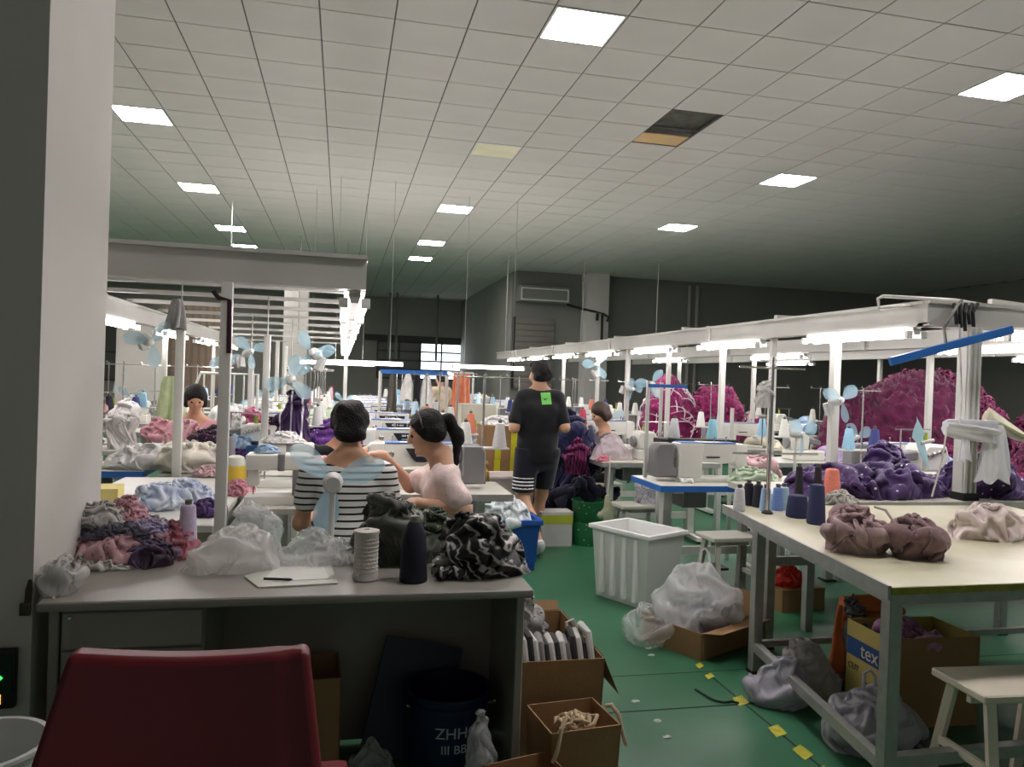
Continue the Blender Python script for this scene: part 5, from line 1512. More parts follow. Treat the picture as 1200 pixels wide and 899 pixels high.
# ---- woman in the striped shirt, seated, back to us
hc = at(411, 496, y=3.98)
zt = hc.z
ST_Z = .50
def seated(hz, arms, sh=.175, hip=.15, head_y=.03, tilt=-.25, yaw=0, legs=True, drop=.215, back=0):
    """hz: eye-line height; returns torso, arm, leg, head prims"""
    sz = hz - drop                         # shoulder line
    tor = [rc((0, -.02 - back, ST_Z + .10), (0, -.02 - back, ST_Z + .14), hip, hip, (1.05, .82, 1)), rc((0, -.01 - back * .75, ST_Z + .22), (0, -.005 - back * .3, sz - .2), .13, .135, (1, .74, 1)),
           rc((-.06, 0, sz - .12), (.06, 0, sz - .12), .105, .105, (1, .86, 1)), rc((-sh + .05, .0, sz - .035), (sh - .05, .0, sz - .035), .058, .058)]
    nk = [rc((0, .0, sz - .02), (0, head_y * .8, hz - .05), .053, .049)] + [rc((q * .11, -.005, sz + .0), (q * .02, 0, sz + .075), .04, .042) for q in (-1, 1)]
    hd, T = head_prims((0, head_y, hz), tilt, yaw)
    ar = []
    for (s, el_, wr) in arms:
        S = (s * sh, 0, sz - .045)
        ar.append((s, S, el_, wr, [rc(S, el_, .046, .038), rc(el_, wr, .037, .025)]))
    lg = []
    if legs:
        for s in (-1, 1):
            lg += [rc((s * .09, .02 - back, ST_Z + .07), (s * .12, .42, ST_Z + .06), .085, .06), rc((s * .12, .42, ST_Z + .05), (s * .12, .40, .1), .055, .04), rc((s * .12, .38, .045), (s * .13, .55, .035), .042, .034)]
    return tor, nk, hd, T, ar, lg, sz
tor, nk, hd, T, ar, lg, sz = seated(zt - .025, [(-1, (-.235, .03, zt - .52), (-.18, .27, zt - .5)), (1, (.235, .03, zt - .52), (.2, .27, zt - .5))], sh=.185, tilt=-.3, head_y=.045, drop=.195)
body = tor + nk + hd + [p for a in ar for p in a[4]] + lg
for (s, S, e, w, _) in ar: hand(body, w, np.array(w) - np.array(e), s, .5)
wm = person('woman with short dark hair in a black and white striped shirt', (hc.x, 3.98, 0), -.05, body, .0085)
strp = cloth('white jersey black stripes', (226, 228, 226), var=.06, stripes=('Z', .034, .30, (26, 26, 30)))
sh_pr = grow(tor, .014) + [rc(np.array(a[1]), np.array(a[1]) + (np.array(a[2]) - np.array(a[1])) * .55, .066, .062) for a in ar]
hemz = ST_Z + .10
necks = [('e', np.array((0, .03, sz + .075)), np.array((.125, .14, .10)), None)]
wear(wm, 'striped_shirt', sh_pr, strp, .009, carve=necks, clip=[lambda X, Y, Z: hemz - Z, lambda X, Y, Z: Z - (sz + .045)], wob=.0016, wfreq=9)
wear(wm, 'trousers', grow(lg[:2] + lg[3:5], .012) + grow(tor[:1], .008), cloth('dark grey trousers', (52, 56, 62)), .012, clip=[lambda X, Y, Z: Z - (hemz + .01)])
wear(wm, 'waistband', grow(tor[:1], .016), cloth('white waistband', (214, 214, 212)), .01, clip=[lambda X, Y, Z: Z - (hemz + .012), lambda X, Y, Z: hemz - .05 - Z])
R_ = np.array(T((0, -.012, .035)))
wear(wm, 'hair', [el(R_, (.094, .106, .102)), rc(T((-.035, -.055, -.045)), T((.035, -.055, -.045)), .045), rc(T((-.03, -.07, .085)), T((.03, -.06, .09)), .035)], HAIR, .008,
     carve=[('e', np.array(T((0, .11, -.04))), np.array((.085, .075, .12)), None)], wob=.002, wfreq=30)
stool('black round-edged stool under the striped-shirt woman', (hc.x, 3.96, 0), 0, .34, .32, .44, DARK)

# ---- girl with a ponytail, seated sideways, facing the woman
gh = at(520, 508, y=4.0)
gz = gh.z
ST_Z = .46
L2 = [(1, (.16, .15, gz - .3), (.17, .30, gz - .14)), (-1, (-.2, -.09, gz - .37), (-.16, .14, gz - .34))]
tor, nk, hd, T, ar, lg, sz = seated(gz, L2, sh=.155, hip=.135, head_y=.09, tilt=-.28, back=.1, drop=.175)
lg = []
for s in (-1, 1): lg += [rc((s * .08, -.08, ST_Z + .07), (s * .09, .2, ST_Z - .1), .08, .058), rc((s * .09, .2, ST_Z - .1), (s * .09, .1, .1), .054, .038), rc((s * .09, .08, .045), (s * .1, .24, .035), .04, .033)]
body = tor + nk + hd + [p for a in ar for p in a[4]] + lg
hand(body, ar[0][3], (.1, 1, .1), 1, .7, .95); hand(body, ar[1][3], (.2, 1, -.1), -1, .5, .95)
SKIN2 = mat('light skin', (216, 170, 142), .5, var=.06, scale=10)
gr = person('girl with black ponytail in a pale pink lace blouse', (gh.x, 4.0, 0), PI / 2, body, .008, skin=SKIN2)
lace = cloth('pale pink lace', (246, 228, 222), col2=(236, 206, 202), scale=30, dots=(75, .26, (250, 236, 232)))
hemz2 = ST_Z + .08
wear(gr, 'lace_blouse', grow(tor, .016) + [rc(np.array(a[1]), np.array(a[1]) + (np.array(a[2]) - np.array(a[1])) * .62, .058, .072) for a in ar], lace, .009,
     carve=[('e', np.array((0, .03, sz + .06)), np.array((.11, .13, .085)), None)], clip=[lambda X, Y, Z: hemz2 - Z, lambda X, Y, Z: Z - (sz + .05)], wob=.003, wfreq=16)
wear(gr, 'trousers', grow(lg[:2] + lg[3:5], .012) + grow(tor[:1], .006), cloth('pale trousers', (170, 172, 180)), .012, clip=[lambda X, Y, Z: Z - (hemz2 + .01)])
wear(gr, 'hair', [el(T((0, -.015, .035)), (.084, .098, .095)), rc(T((-.05, -.05, -.01)), T((.05, -.05, -.01)), .045), rc(T((-.068, .01, .03)), T((-.07, .0, -.02)), .014)], HAIR, .007,
     carve=[('e', np.array(T((0, .118, -.03))), np.array((.1, .085, .105)), None)], wob=.0012, wfreq=40)
wear(gr, 'ponytail', [rc(T((0, -.085, .05)), T((0, -.128, .04)), .022, .03), rc(T((0, -.128, .04)), T((0, -.155, -.06)), .032, .033), rc(T((0, -.155, -.06)), T((0, -.11, -.2)), .032, .012)], HAIR, .007, wob=.0015, wfreq=40)
m = MB(); m.tube([T((.088 * math.sin(a), .022, .03 + .098 * math.cos(a))) for a in [-1.5 + 3.0 * k / 14 for k in range(15)]], .006, 6); m.build('hair_band', mat('dark band', (60, 40, 44), .4), gr)
eyes(T, gr)
stool('plain stool under the girl in pink lace', (gh.x, 4.0, 0), PI / 2, .34, .3, .4, TOPM)

# ---- man in black walking away along the aisle
mp = at(631, 500, y=6.35)
def man(label, loc, rz):
    tor = [rc((0, 0, .86), (0, 0, .92), .14, .14, (1.1, .8, 1)), rc((0, 0, 1.0), (0, -.005, 1.14), .135, .145, (1.05, .76, 1)), rc((-.07, -.005, 1.22), (.07, -.005, 1.22), .115, .115, (1, .85, 1)), rc((-.12, -.01, 1.335), (.12, -.01, 1.335), .055, .055)]
    nk = [rc((0, -.005, 1.34), (0, .015, 1.46), .056, .052)] + [rc((q * .1, -.005, 1.355), (q * .02, 0, 1.42), .04, .042) for q in (-1, 1)]
    hd, T = head_prims((0, .03, 1.525), -.1, .35, 1.04)
    ar = [(-1, (-.165, -.01, 1.33), (-.22, -.06, 1.07), (-.17, .19, 1.05)), (1, (.165, -.01, 1.33), (.22, -.06, 1.08), (.15, .19, 1.06))]
    body = tor + nk + hd
    for s, S, e, w in ar:
        body += [rc(S, e, .05, .042), rc(e, w, .041, .028)]
        hand(body, w, np.array(w) - np.array(e), s, .8)
    # left leg trails behind, heel up; right leg steps ahead
    LH, LK, LA = (-.09, 0, .86), (-.12, -.02, .47), (-.01, -.24, .145)
    RH, RK, RA = (.09, 0, .86), (.09, .24, .46), (.07, .42, .09)
    body += [rc(LH, LK, .085, .058), rc(LK, np.array(LK) * .55 + np.array(LA) * .45 + np.array((0, -.015, 0)), .054, .052), rc(np.array(LK) * .55 + np.array(LA) * .45 + np.array((0, -.015, 0)), LA, .052, .034),
             rc(RH, RK, .085, .058), rc(RK, np.array(RK) * .55 + np.array(RA) * .45 + np.array((0, -.015, 0)), .054, .052), rc(np.array(RK) * .55 + np.array(RA) * .45 + np.array((0, -.015, 0)), RA, .052, .034)]
    t = person(label, loc, rz, body, .01)
    blk = cloth('black jersey', (24, 25, 29), var=.15)
    wear(t, 'black_tshirt', grow(tor, .02) + [rc((0, -.0, .82), (0, 0, 1.1), .155, .15, (1.1, .78, 1))] + [rc(S, np.array(S) + (np.array(e) - np.array(S)) * .75, .06, .058) for s, S, e, w in ar], blk, .011,
         carve=[('e', np.array((0, .03, 1.44)), np.array((.085, .11, .07)), None)], clip=[lambda X, Y, Z: .78 - Z, lambda X, Y, Z: Z - 1.41], wob=.0035, wfreq=10)
    wear(t, 'shorts', [rc((0, 0, .84), (0, 0, .9), .15, .145, (1.08, .82, 1)), rc(LH, np.array(LK) + np.array((0, 0, .02)), .11, .098), rc(RH, np.array(RK) + np.array((0, 0, .02)), .11, .095)], cloth('navy black shorts', (26, 27, 40)), .011,
         clip=[lambda X, Y, Z: .52 - Z, lambda X, Y, Z: Z - .9])
    # white stripes round the left hem
    for i in range(4):
        z = .545 + i * .03
        wear(t, 'hem_stripe', [rc(LH, np.array(LK) + np.array((0, 0, .02)), .114, .102)], mat('white stripe print', (232, 232, 230), .7), .009, clip=[lambda X, Y, Z, z=z: z - Z + .0, lambda X, Y, Z, z=z: Z - z - .016, lambda X, Y, Z: X + .035 + 0 * Y, lambda X, Y, Z: Y - .1])
    cs = mat('white canvas shoe', (214, 216, 214), .6, var=.12, scale=30)
    s1 = wear(t, 'shoe', [rc((-.01, -.245, .12), (.0, -.225, .075), .045, .046), rc((.0, -.235, .1), (.0, -.10, .035), .046, .04), rc((0, -.10, .035), (0, -.06, .035), .04, .033)], cs, .009)
    s2 = wear(t, 'shoe', [rc((.07, .40, .08), (.07, .41, .045), .045, .045), rc((.07, .41, .045), (.075, .58, .042), .043, .038)], cs, .009)
    wear(t, 'hair', [el(T((0, -.02, .04)), (.084, .1, .092)), rc(T((-.05, -.055, -.02)), T((.05, -.055, -.02)), .04), rc(T((.0, .06, .1)), T((-.02, .09, .095)), .032, .02)], HAIR, .009, carve=[('e', np.array(T((0, .115, -.04))), np.array((.1, .08, .1)), None)], wob=.003, wfreq=30)
    eyes(T, t)
    from mathutils.bvhtree import BVHTree
    ts = [c for c in t.children if c.name.startswith('black_tshirt')][0].data
    bv = BVHTree.FromPolygons([v.co for v in ts.vertices], [p.vertices for p in ts.polygons])
    def back(x, z, off):
        h_ = bv.ray_cast(Vector((x, -1, z)), Vector((0, 1, 0)))
        return (x, (h_[0].y if h_[0] else -.1) - off, z)
    g = []
    for r in range(7):
        z = 1.375 - .1 * r / 6
        g.append([back(-.006 + .085 * c / 6 + .01 * r / 6, z + .006 * c / 6, .004) for c in range(7)])
    p = MB().sheet(g).build('back_print', mat('lime print', (112, 200, 92), .6), t)
    pl = [(.018, .042), (.027, .028), (.037, .03), (.06, .052), (.037, .039), (.029, .038), (.024, .046)]
    tick = MB(); n_ = len(pl)
    tick.add([back(a + .0, 1.285 + b, .006) for a, b in pl], [(0, 1, 5, 6), (1, 2, 4, 5), (2, 3, 4)]); tick.build('tick_mark', mat('dark tick', (22, 60, 24), .6), p)
    return t
man('man in black t-shirt and striped-hem shorts walking away down the aisle', (mp.x, mp.y, 0), -.08)

# ---- woman in pink facing us at the left, and other workers further off (seated)
def worker(label, u, v, y, rz, top, hairm=HAIR, h=.013, topname='shirt', arms=None, lean=0, stz=.46):
    global ST_Z
    ST_Z = stz
    c = at(u, v, y=y)
    a = arms or [(-1, (-.22, .1, c.z - .47), (-.12, .3, c.z - .46)), (1, (.22, .1, c.z - .47), (.12, .3, c.z - .46))]
    tor, nk, hd, T, ar, lg, sz = seated(c.z, a, sh=.17, head_y=.06, tilt=-.35)
    body = tor + nk + hd + [p for q in ar for p in q[4]] + lg
    for (s, S, e, w, _) in ar: hand(body, w, np.array(w) - np.array(e), s, .6)
    t = person(label, (c.x, y, 0), rz, body, h)
    hz = ST_Z + .08
    wear(t, topname, grow(tor, .015) + [rc(np.array(q[1]), np.array(q[1]) + (np.array(q[2]) - np.array(q[1])) * .6, .062, .06) for q in ar], top, h, carve=[('e', np.array((0, .03, sz + .07)), np.array((.1, .12, .085)), None)], clip=[lambda X, Y, Z: hz - Z, lambda X, Y, Z: Z - (sz + .045)])
    wear(t, 'trousers', grow(lg[:2] + lg[3:5], .012) + grow(tor[:1], .006), cloth('dark trousers', (44, 46, 54)), h, clip=[lambda X, Y, Z: Z - (hz + .01)])
    wear(t, 'hair', [el(T((0, -.016, .042)), (.09, .102, .1)), rc(T((-.05, -.055, -.03)), T((.05, -.055, -.03)), .048), rc(T((-.072, -.01, .03)), T((-.074, -.02, -.06)), .024), rc(T((.072, -.01, .03)), T((.074, -.02, -.06)), .024)], hairm, h * .8, carve=[('e', np.array(T((0, .125, -.045))), np.array((.082, .085, .1)), None)])
    eyes(T, t)
    stool('worker\'s stool under the ' + label.split(' ', 1)[1].split(' bent')[0].split(' sewing')[0].split(' sorting')[0][:60], (c.x, y, 0), rz, .32, .3, ST_Z - .02, TOPM)
    return t
worker('woman in pink top sewing beyond the white bags', 229, 468, 7.25, PI + .2, cloth('pink tee', (214, 160, 168)))
worker('worker in black sleeves bent behind the striped-shirt woman', 404, 492, 5.55, PI, cloth('black tee', (30, 30, 34)), arms=[(1, (.3, .06, .98), (.26, .3, .93)), (-1, (-.24, .1, .98), (-.1, .3, .95))])
worker('worker with brown hair sorting beyond the navy bundle', 710, 486, 7.55, PI / 2, cloth('grey tee', (96, 90, 98)), mat('brown hair', (58, 40, 32), .5))
ST_Z = .46
def stander(label, u, vtop, y, rz, topm, legm):
    c = at(u, vtop, y=y); H = c.z; s = H / 1.67
    tor = [rc((0, 0, .86 * s), (0, 0, .92 * s), .13, .13, (1.1, .8, 1)), rc((0, 0, 1.0 * s), (0, 0, 1.14 * s), .125, .14, (1.05, .76, 1)), rc((-.13, 0, 1.33 * s), (.13, 0, 1.33 * s), .065, .065)]
    hd, T = head_prims((0, .02, 1.55 * s), -.2, 0, s)
    body = tor + [rc((0, 0, 1.33 * s), (0, .01, 1.48 * s), .05, .05)] + hd
    for q in (-1, 1):
        e, w = (q * .24, .0, 1.06 * s), (q * .15, .2, 1.0 * s)
        body += [rc((q * .18, 0, 1.32 * s), e, .045, .038), rc(e, w, .037, .027)]
        hand(body, w, np.array(w) - np.array(e), q, .6)
        body += [rc((q * .09, 0, .86 * s), (q * .1, .02, .46 * s), .085, .058), rc((q * .1, .02, .46 * s), (q * .1, 0, .09), .055, .036), rc((q * .1, 0, .045), (q * .11, .14, .04), .042, .034)]
    t = person(label, (c.x, y, 0), rz, body, .014)
    wear(t, 'shirt', grow(tor, .018) + [rc((q * .18, 0, 1.32 * s), (q * .22, 0, 1.14 * s), .062, .06) for q in (-1, 1)], topm, .014, clip=[lambda X, Y, Z: .84 * s - Z, lambda X, Y, Z: Z - 1.4 * s])
    wear(t, 'trousers', [rc((0, 0, .84 * s), (0, 0, .9 * s), .14, .135, (1.1, .82, 1))] + [rc((q * .09, 0, .86 * s), (q * .1, .01, .2), .1, .075) for q in (-1, 1)], legm, .014, clip=[lambda X, Y, Z: Z - .9 * s])
    wear(t, 'hair', [el(T((0, -.02, .04)), np.array((.085, .1, .094)) * s), rc(T((-.05, -.055, -.02)), T((.05, -.055, -.02)), .045)], HAIR, .012, carve=[('e', np.array(T((0, .115, -.03))), np.array((.1, .085, .11)), None)])
    return t
stander('worker in tan shirt standing beyond the blue clothes rail', 517, 437, 13.4, .6, cloth('tan shirt', (186, 170, 146)), cloth('black trousers', (28, 28, 32)))

# ================================================================== left side and middle clutter
def hp(m, label, u, v, z, y, size, seed, **k):
    p = at(u, v, y=y)
    return heap('cloth_heap', m, label, 'fabric', (p.x, y, z), size, seed, **k)
# white table behind the desk
wt0 = thing('cutting_table', 'plain white table with bundles beside the square grey post', 'table', (-.96, 4.65, 0))
MB().box(-.42, .39, -.85, .8, .715, .75).build('top', mat('white table top', (220, 220, 214), .4), wt0, bevel=.004, seg=1)
MB().box(-.41, .38, -.84, -.82, .62, .715).build('apron', mat('khaki apron', (150, 152, 132), .6), wt0, smooth=False); MB().box(.36, .38, -.82, .78, .62, .715).build('apron', mat('khaki apron', (150, 152, 132)), wt0, smooth=False)
for x in (-.38, .35):
    for y in (-.8, .76): MB().box(x - .022, x + .022, y - .022, y + .022, 0, .62).build('leg', WHITE_METAL, wt0, smooth=False)
blu = cloth('light blue cotton', (224, 230, 240), col2=(192, 206, 230))
hp(blu, 'long light blue cotton bundle on the white table', 185, 585, .75, 4.25, (.17, .1, .12), 201)
hp(blu, 'rounded light blue cotton bundle on the white table', 225, 585, .75, 4.35, (.14, .12, .15), 202)
hp(cloth('violet cotton', (92, 68, 122)), 'violet cloth bundle against the square grey post', 243, 590, .75, 4.05, (.09, .08, .1), 203)
hp(blu, 'flat light blue cuff beside the yellow carton', 148, 592, .75, 4.1, (.09, .06, .06), 204)
q = at(118, 600, z=.75)
carton('small yellow carton on the white table beside the wall', (q.x - .08, q.y + .15, .75), .26, .2, .1, .1, m=mat('pale yellow card', (238, 222, 140), .7), open_=False)
hp(cloth('dusty rose knit', (186, 128, 140)), 'dusty rose cloth hanging at the white table corner', 280, 592, .75, 4.75, (.09, .12, .09), 205)
q = at(275, 577, y=5.0)
jr = thing('plastic_jar', 'yellow plastic jar with whitish lid behind the square grey post', 'jar', (q.x, 5.0, .75))
MB().lathe([(0, 0), (.06, 0), (.066, .01), (.068, .12), (.06, .14)], 20).build('body', mat('yellow jar', (226, 196, 70), .35), jr); MB().lathe([(.062, .14), (.064, .15), (.05, .19), (.03, .2), (0, .2)], 20).build('lid', mat('milky lid', (220, 226, 210), .35), jr)
q = at(298, 548, y=5.35)
# table carrying the white machines between the post and the woman
T2 = thing('side_table', 'narrow white table with machine covers beside the striped-shirt woman', 'table', (-.33, 5.0, 0))
MB().box(-.2, .2, -.75, .35, .715, .75).build('top', mat('white table top', (220, 220, 214)), T2, bevel=.004, seg=1)
for x in (-.17, .17):
    for y in (-.7, .3): MB().box(x - .02, x + .02, y - .02, y + .02, 0, .715).build('leg', WHITE_METAL, T2, smooth=False)
for k, (y, lab) in enumerate(((4.42, 'white long-arm machine with grey band on the narrow white table'), (5.05, 'white long-arm machine under white cloth on the narrow table'))):
    t = thing('long_arm_machine', lab, 'sewing machine', (-.33, y, .75))
    MB().box(-.17, .17, -.08, .08, 0, .05).build('bed', MACH, t, bevel=.01); MB().box(.08, .17, -.07, .07, .05, .2).build('pillar', MACHG, t, bevel=.01)
    MB().box(-.17, .17, -.075, .075, .19, .28).build('arm', MACH, t, bevel=.02, seg=3); MB().box(-.16, -.1, -.05, .05, .1, .2).build('head', MACH, t, bevel=.01)
    MB().box(.0, .04, -.078, .078, .187, .283).build('grey_band', MACHG, t, bevel=.008); MB().tube([(-.13, 0, .05), (-.13, 0, .1)], .005, 6).build('needle_bar', CHROME, t)
hp(hm(0), 'crumpled white cloth over the farther long-arm machine', 330, 540, 1.035, 5.05, (.13, .09, .06), 206)
hp(hm(8), 'blue cloth scrap on the nearer long-arm machine', 312, 560, 1.035, 4.42, (.07, .05, .04), 207)
bt = thing('blue_canister', 'dark blue box canister behind the slim white post', 'canister', (at(298, 540, y=5.72).x, 5.72, .75))
MB().box(-.055, .055, -.05, .05, 0, .2).build('body', mat('dark blue can', (38, 84, 136), .4), bt, bevel=.01); MB().lathe([(.025, .2), (.025, .225), (0, .225)], 12).build('cap', DARK, bt)
cone((150, 150, 156), (at(269, 540, y=5.7).x, 5.7, .75), 'tall grey thread cone behind the square grey post', h=.26, r0=.045, r1=.03)
tag(MB().box(-.07, .07, -.05, .05, 0, .12).build('black_case', DARK, None, bevel=.008, loc=(at(277, 545, y=5.45).x, 5.45, .75)), 'small black case beside the yellow jar', 'case')
plank_table('white table under the dark blue canister', (-.76, 5.84, 0), .9, .5, .75)
# blue-edged table with the big white bags
TB = make_table('blue-edged sewing table under the big white bags', edge=BLUE); TB.location = (-1.9, 5.95, 0)
bag('plastic_bag', 'big white film bag lying on the blue-edged corner table', (at(168, 545, y=5.85).x, 5.85, .76), (.26, .17, .2), 211, mat('white bag film', (236, 234, 234), .3, trans=.2, var=.1, scale=5, bump=.2, bscale=20))
hp(cloth('cream white cotton', (234, 230, 218), var=.12), 'cream white cotton heap beside the big white film bag', 225, 545, .76, 5.8, (.26, .2, .25), 212)
hp(hm(1), 'pink and white cloth fold under the cream heap', 245, 560, .76, 5.5, (.12, .08, .06), 213)
# silver cloth on the post top, maroon strap
q = at(209, 372, y=5.5)
me = hang_mesh('cloth', .05, .12, .2, .08, 5, 12); me.transform(Matrix.Translation((q.x, 5.46, q.z + .12)))
tag(link('hanging_cloth', me, cloth('silver grey cloth', (150, 150, 148))), 'crumpled silver grey cloth tied at a post top', 'fabric')
m = MB(); a, b = at(269, 352, y=3.72), at(268, 414, y=3.72); m.tube([at(250, 341, y=3.72), at(256, 349, y=3.72), a, b], .012, 8)
tag(m.build('hanging_strap', cloth('maroon strap', (62, 28, 44))), 'dark maroon strap hanging along the square grey post', 'strap')
# fabric on the row of slim white posts
prib = cloth('dark plum with white ribbon', (60, 36, 78), stripes=('X', .09, .16, (226, 220, 230)))
hp(prib, 'dark plum cloth with white ribbons hanging beside the slim post', 340, 515, .76, 6.75, (.2, .14, .5), 221, power=1.0)
hp(cloth('purple dotted knit', (96, 52, 128), dots=(26, .16, (226, 216, 232))), 'purple dotted cloth mound beside the plum ribbons', 375, 512, .76, 7.0, (.26, .16, .36), 222)
hp(hm(5), 'royal navy cloth below the plum ribbons', 352, 522, .76, 6.45, (.2, .1, .1), 223)
hp(cloth('hot pink cloth', (206, 120, 150)), 'hot pink cloth peak between white heaps', 296, 500, .76, 7.3, (.13, .12, .36), 224)
hp(hm(0), 'tall white cloth heap beyond the square grey post', 272, 510, .76, 7.0, (.16, .14, .34), 225)
hp(hm(8), 'grey blue cloth folds above the blue canister', 290, 518, .76, 6.5, (.2, .12, .2), 226)
hp(hm(6), 'violet cloth layer under the grey blue folds', 285, 530, .76, 6.2, (.18, .08, .1), 227)
hp(cloth('pink check', (222, 176, 184), dots=(30, .3, (190, 90, 120))), 'pink printed cloth heap before the pink-topped woman', 222, 512, .76, 6.75, (.18, .14, .26), 228)
hp(cloth('plum black knit', (58, 34, 56), dots=(40, .2, (190, 150, 170))), 'dark plum cloth heap before the pink-topped woman', 243, 512, .76, 6.7, (.14, .14, .28), 229)
hp(hm(1), 'pale pink cloth folded in front of the black-sleeved worker', 375, 530, .76, 5.35, (.17, .1, .14), 230)
hp(hm(1), 'pale pink blanket heap beside the first machine row', 440, 520, .76, 6.35, (.2, .12, .1), 231)
for k in range(14):     # heaps far along the row
    y = 9 + (k // 3) * 1.5; x = -1.1 + (k % 3) * .45 - .1 * (k % 2)
    i = (0, 3, 4, 7, 0, 1)[k % 6]
    small_heap((x, y, .76), i, HEAPC[i][0] + ' cloth mound on the far tables beyond the plum ribbons', HEAPC[i][0] + ' mounds on far tables', k, 1.5, k)
# white rail rack with hanging clothes
rk = thing('clothes_rack', 'white tubular rack with upright bars beyond the pink-topped woman', 'rack', (at(265, 470, y=9.8).x, 9.8, 0))
w = .36
m = MB(); m.tube([(-w, 0, 0), (-w, 0, 1.25), (-w + .06, 0, 1.42), (w, 0, 1.42), (w, 0, 0)], .02, 8); m.build('frame', WHITE_METAL, rk)
for k in range(6): MB().tube([(-w + .1 + k * .115, 0, .75), (-w + .1 + k * .115, 0, 1.42)], .012, 6).build('upright_bar', WHITE_METAL, rk)
MB().tube([(-w, 0, .75), (w, 0, .75)], .014, 6).build('lower_bar', WHITE_METAL, rk)
q = at(196, 462, y=9.0)
me = hang_mesh('garment', .12, .26, .52, .12, 5, 14); me.transform(Matrix.Translation((q.x + .03, 9, q.z + .2)))
tag(link('hanging_garment', me, cloth('pale lime cotton', (206, 220, 170))), 'pale lime garment hanging beside the white tubular rack', 'garment')
tag(MB().tube([(q.x + .03, 9, q.z + .2), (q.x + .03, 9, 0)], .015, 8).build('garment_pole', WHITE_METAL), 'slim pole carrying the pale lime garment', 'pole')
q = at(143, 470, y=7.2)
for dx, m_, lab, sd in ((0, hm(0), 'white cloth sheaf standing near the wall edge', 241), (-.25, cloth('pink brown print', (196, 160, 156)), 'pink brown printed cloth beside the white sheaf', 242), (.3, cloth('rose pile', (212, 160, 170)), 'rose cloth mound beside the white sheaf', 243)):
    heap('cloth_heap', m_, lab, 'fabric', (q.x + dx, 7.2 + dx * .3, .76), (.15, .13, .5 if sd != 243 else .25), sd, power=.6)
plank_table('pale table under the white cloth sheaf', (q.x + .0, 7.22, 0), 1.1, .5, .76)
tag(MB().box(-.5, .5, -.04, .04, .4, 2.6).build('hanging_curtain', cloth('brown curtain', (104, 92, 78), stripes=('X', .12, .4, (84, 74, 62))), None, loc=(at(215, 430, y=14).x, 14.6, 0)), 'brown curtain panel hanging behind the lime garment', 'curtain')
tag(MB().box(-.35, .35, -.05, .05, 0, 2.2).build('standing_screen', PAINT, None, loc=(at(165, 420, y=13).x, 13, 0)), 'plain white standing screen beside the brown curtain', 'screen')
# ---- middle: blue clothes rail with hanging bags, orange strips
ry = 9.6
l, r_ = at(446, 435, y=ry), at(524, 435, y=ry)
cr = thing('clothes_rail', 'blue-topped clothes rail hung with white bags', 'rack', ((l.x + r_.x) / 2, ry, 0))
hw = (r_.x - l.x) / 2
MB().bar((-hw, 0, l.z), (hw, 0, l.z), .05).build('top_bar', BLUE, cr, smooth=False)
for s in (-1, 1): MB().tube([(s * hw, 0, 0), (s * hw, 0, l.z)], .022, 8).build('leg', WHITE_METAL, cr)
MB().bar((-hw, 0, .3), (hw, 0, .3), .03).build('lower_bar', WHITE_METAL, cr, smooth=False)
for u, wd, ln, mm, lab in ((478, .13, .33, hm(0), 'white bag hanging from the blue clothes rail'), (500, .14, .42, hm(0), 'long white cloth hanging from the blue clothes rail'), (489, .07, .4, cloth('black cloth', (24, 24, 28)), 'black cloth hanging between white bags on the rail'), (460, .08, .5, cloth('dark print', (76, 70, 84)), 'dark printed cloth hanging on the rail end')):
    x = at(u, 450, y=ry).x
    me = hang_mesh('bag', .04, wd * 1.3, ln, .12, 4, u); me.transform(Matrix.Translation((x, ry, l.z - .02)))
    tag(link('hanging_bag', me, mm), lab, 'bag')
oc = [cloth('orange tape', (236, 140, 104)), cloth('peach tape', (232, 176, 146))]
ot = thing('strip_bundle', 'bundle of long orange strips hanging beside the clothes rail', 'fabric strips', (at(541, 462, y=9.5).x, 9.5, at(541, 437, y=9.5).z))
MB().tube([(-.14, 0, 0), (.14, 0, 0)], .012, 6).build('hanging_rod', WHITE_METAL, ot)
for k in range(16):
    x = -.1 + k * .0125
    m = MB(); m.tube([(x, .01, .0), (x * 1.1, rnd.uniform(-.03, .03), -.25), (x * 1.5 + rnd.uniform(-.01, .01), rnd.uniform(-.03, .03), -.62 - .04 * (k % 3))], [.012, .012, .01], 5); m.build('strip', oc[k % 4 == 3], ot)
MB().tube([(.14, 0, 0), (.14, 0, -ot.location.z)], .014, 6).build('stand_pole', WHITE_METAL, ot)
# taped cartons, tub, heaps beside the man
ycm = mat('yellow packing tape', (206, 200, 40), .35)
q = at(588, 560, y=7.3)
for k, (z0, hh) in enumerate(((0, .38), (.386, .3), (.69, .32))):
    t = carton('brown carton bound with yellow tape, ' + ('bottom of the stack', 'middle of the stack', 'top of the stack')[k], (q.x, 7.45, z0), .4, .34, hh, .02 * k, open_=False)
    for x in (-.09, .07):
        MB().box(x, x + .06, -.1735, -.1705, 0.004, hh + .004).build('tape_strip', ycm, t, smooth=False); MB().box(x, x + .06, -.17, .17, hh + .006, hh + .009).build('tape_strip', ycm, t, smooth=False)
heap('cloth_heap', hm(0), 'white cloth lying on top of the taped carton stack', 'fabric', (q.x, 7.45, 1.02), (.19, .15, .08), 251)
q = at(596, 556, y=6.75)
tb2 = thing('plastic_box', 'white plastic storage box before the taped carton stack', 'box', (q.x, 6.8, 0))
b = MB(); zz = q.z
rg = [tubring(-.2, .2, -.14, .14, 0), tubring(-.22, .22, -.16, .16, zz - .03), tubring(-.24, .24, -.18, .18, zz - .03), tubring(-.24, .24, -.18, .18, zz), tubring(-.21, .21, -.15, .15, zz), tubring(-.19, .19, -.13, .13, .02)]
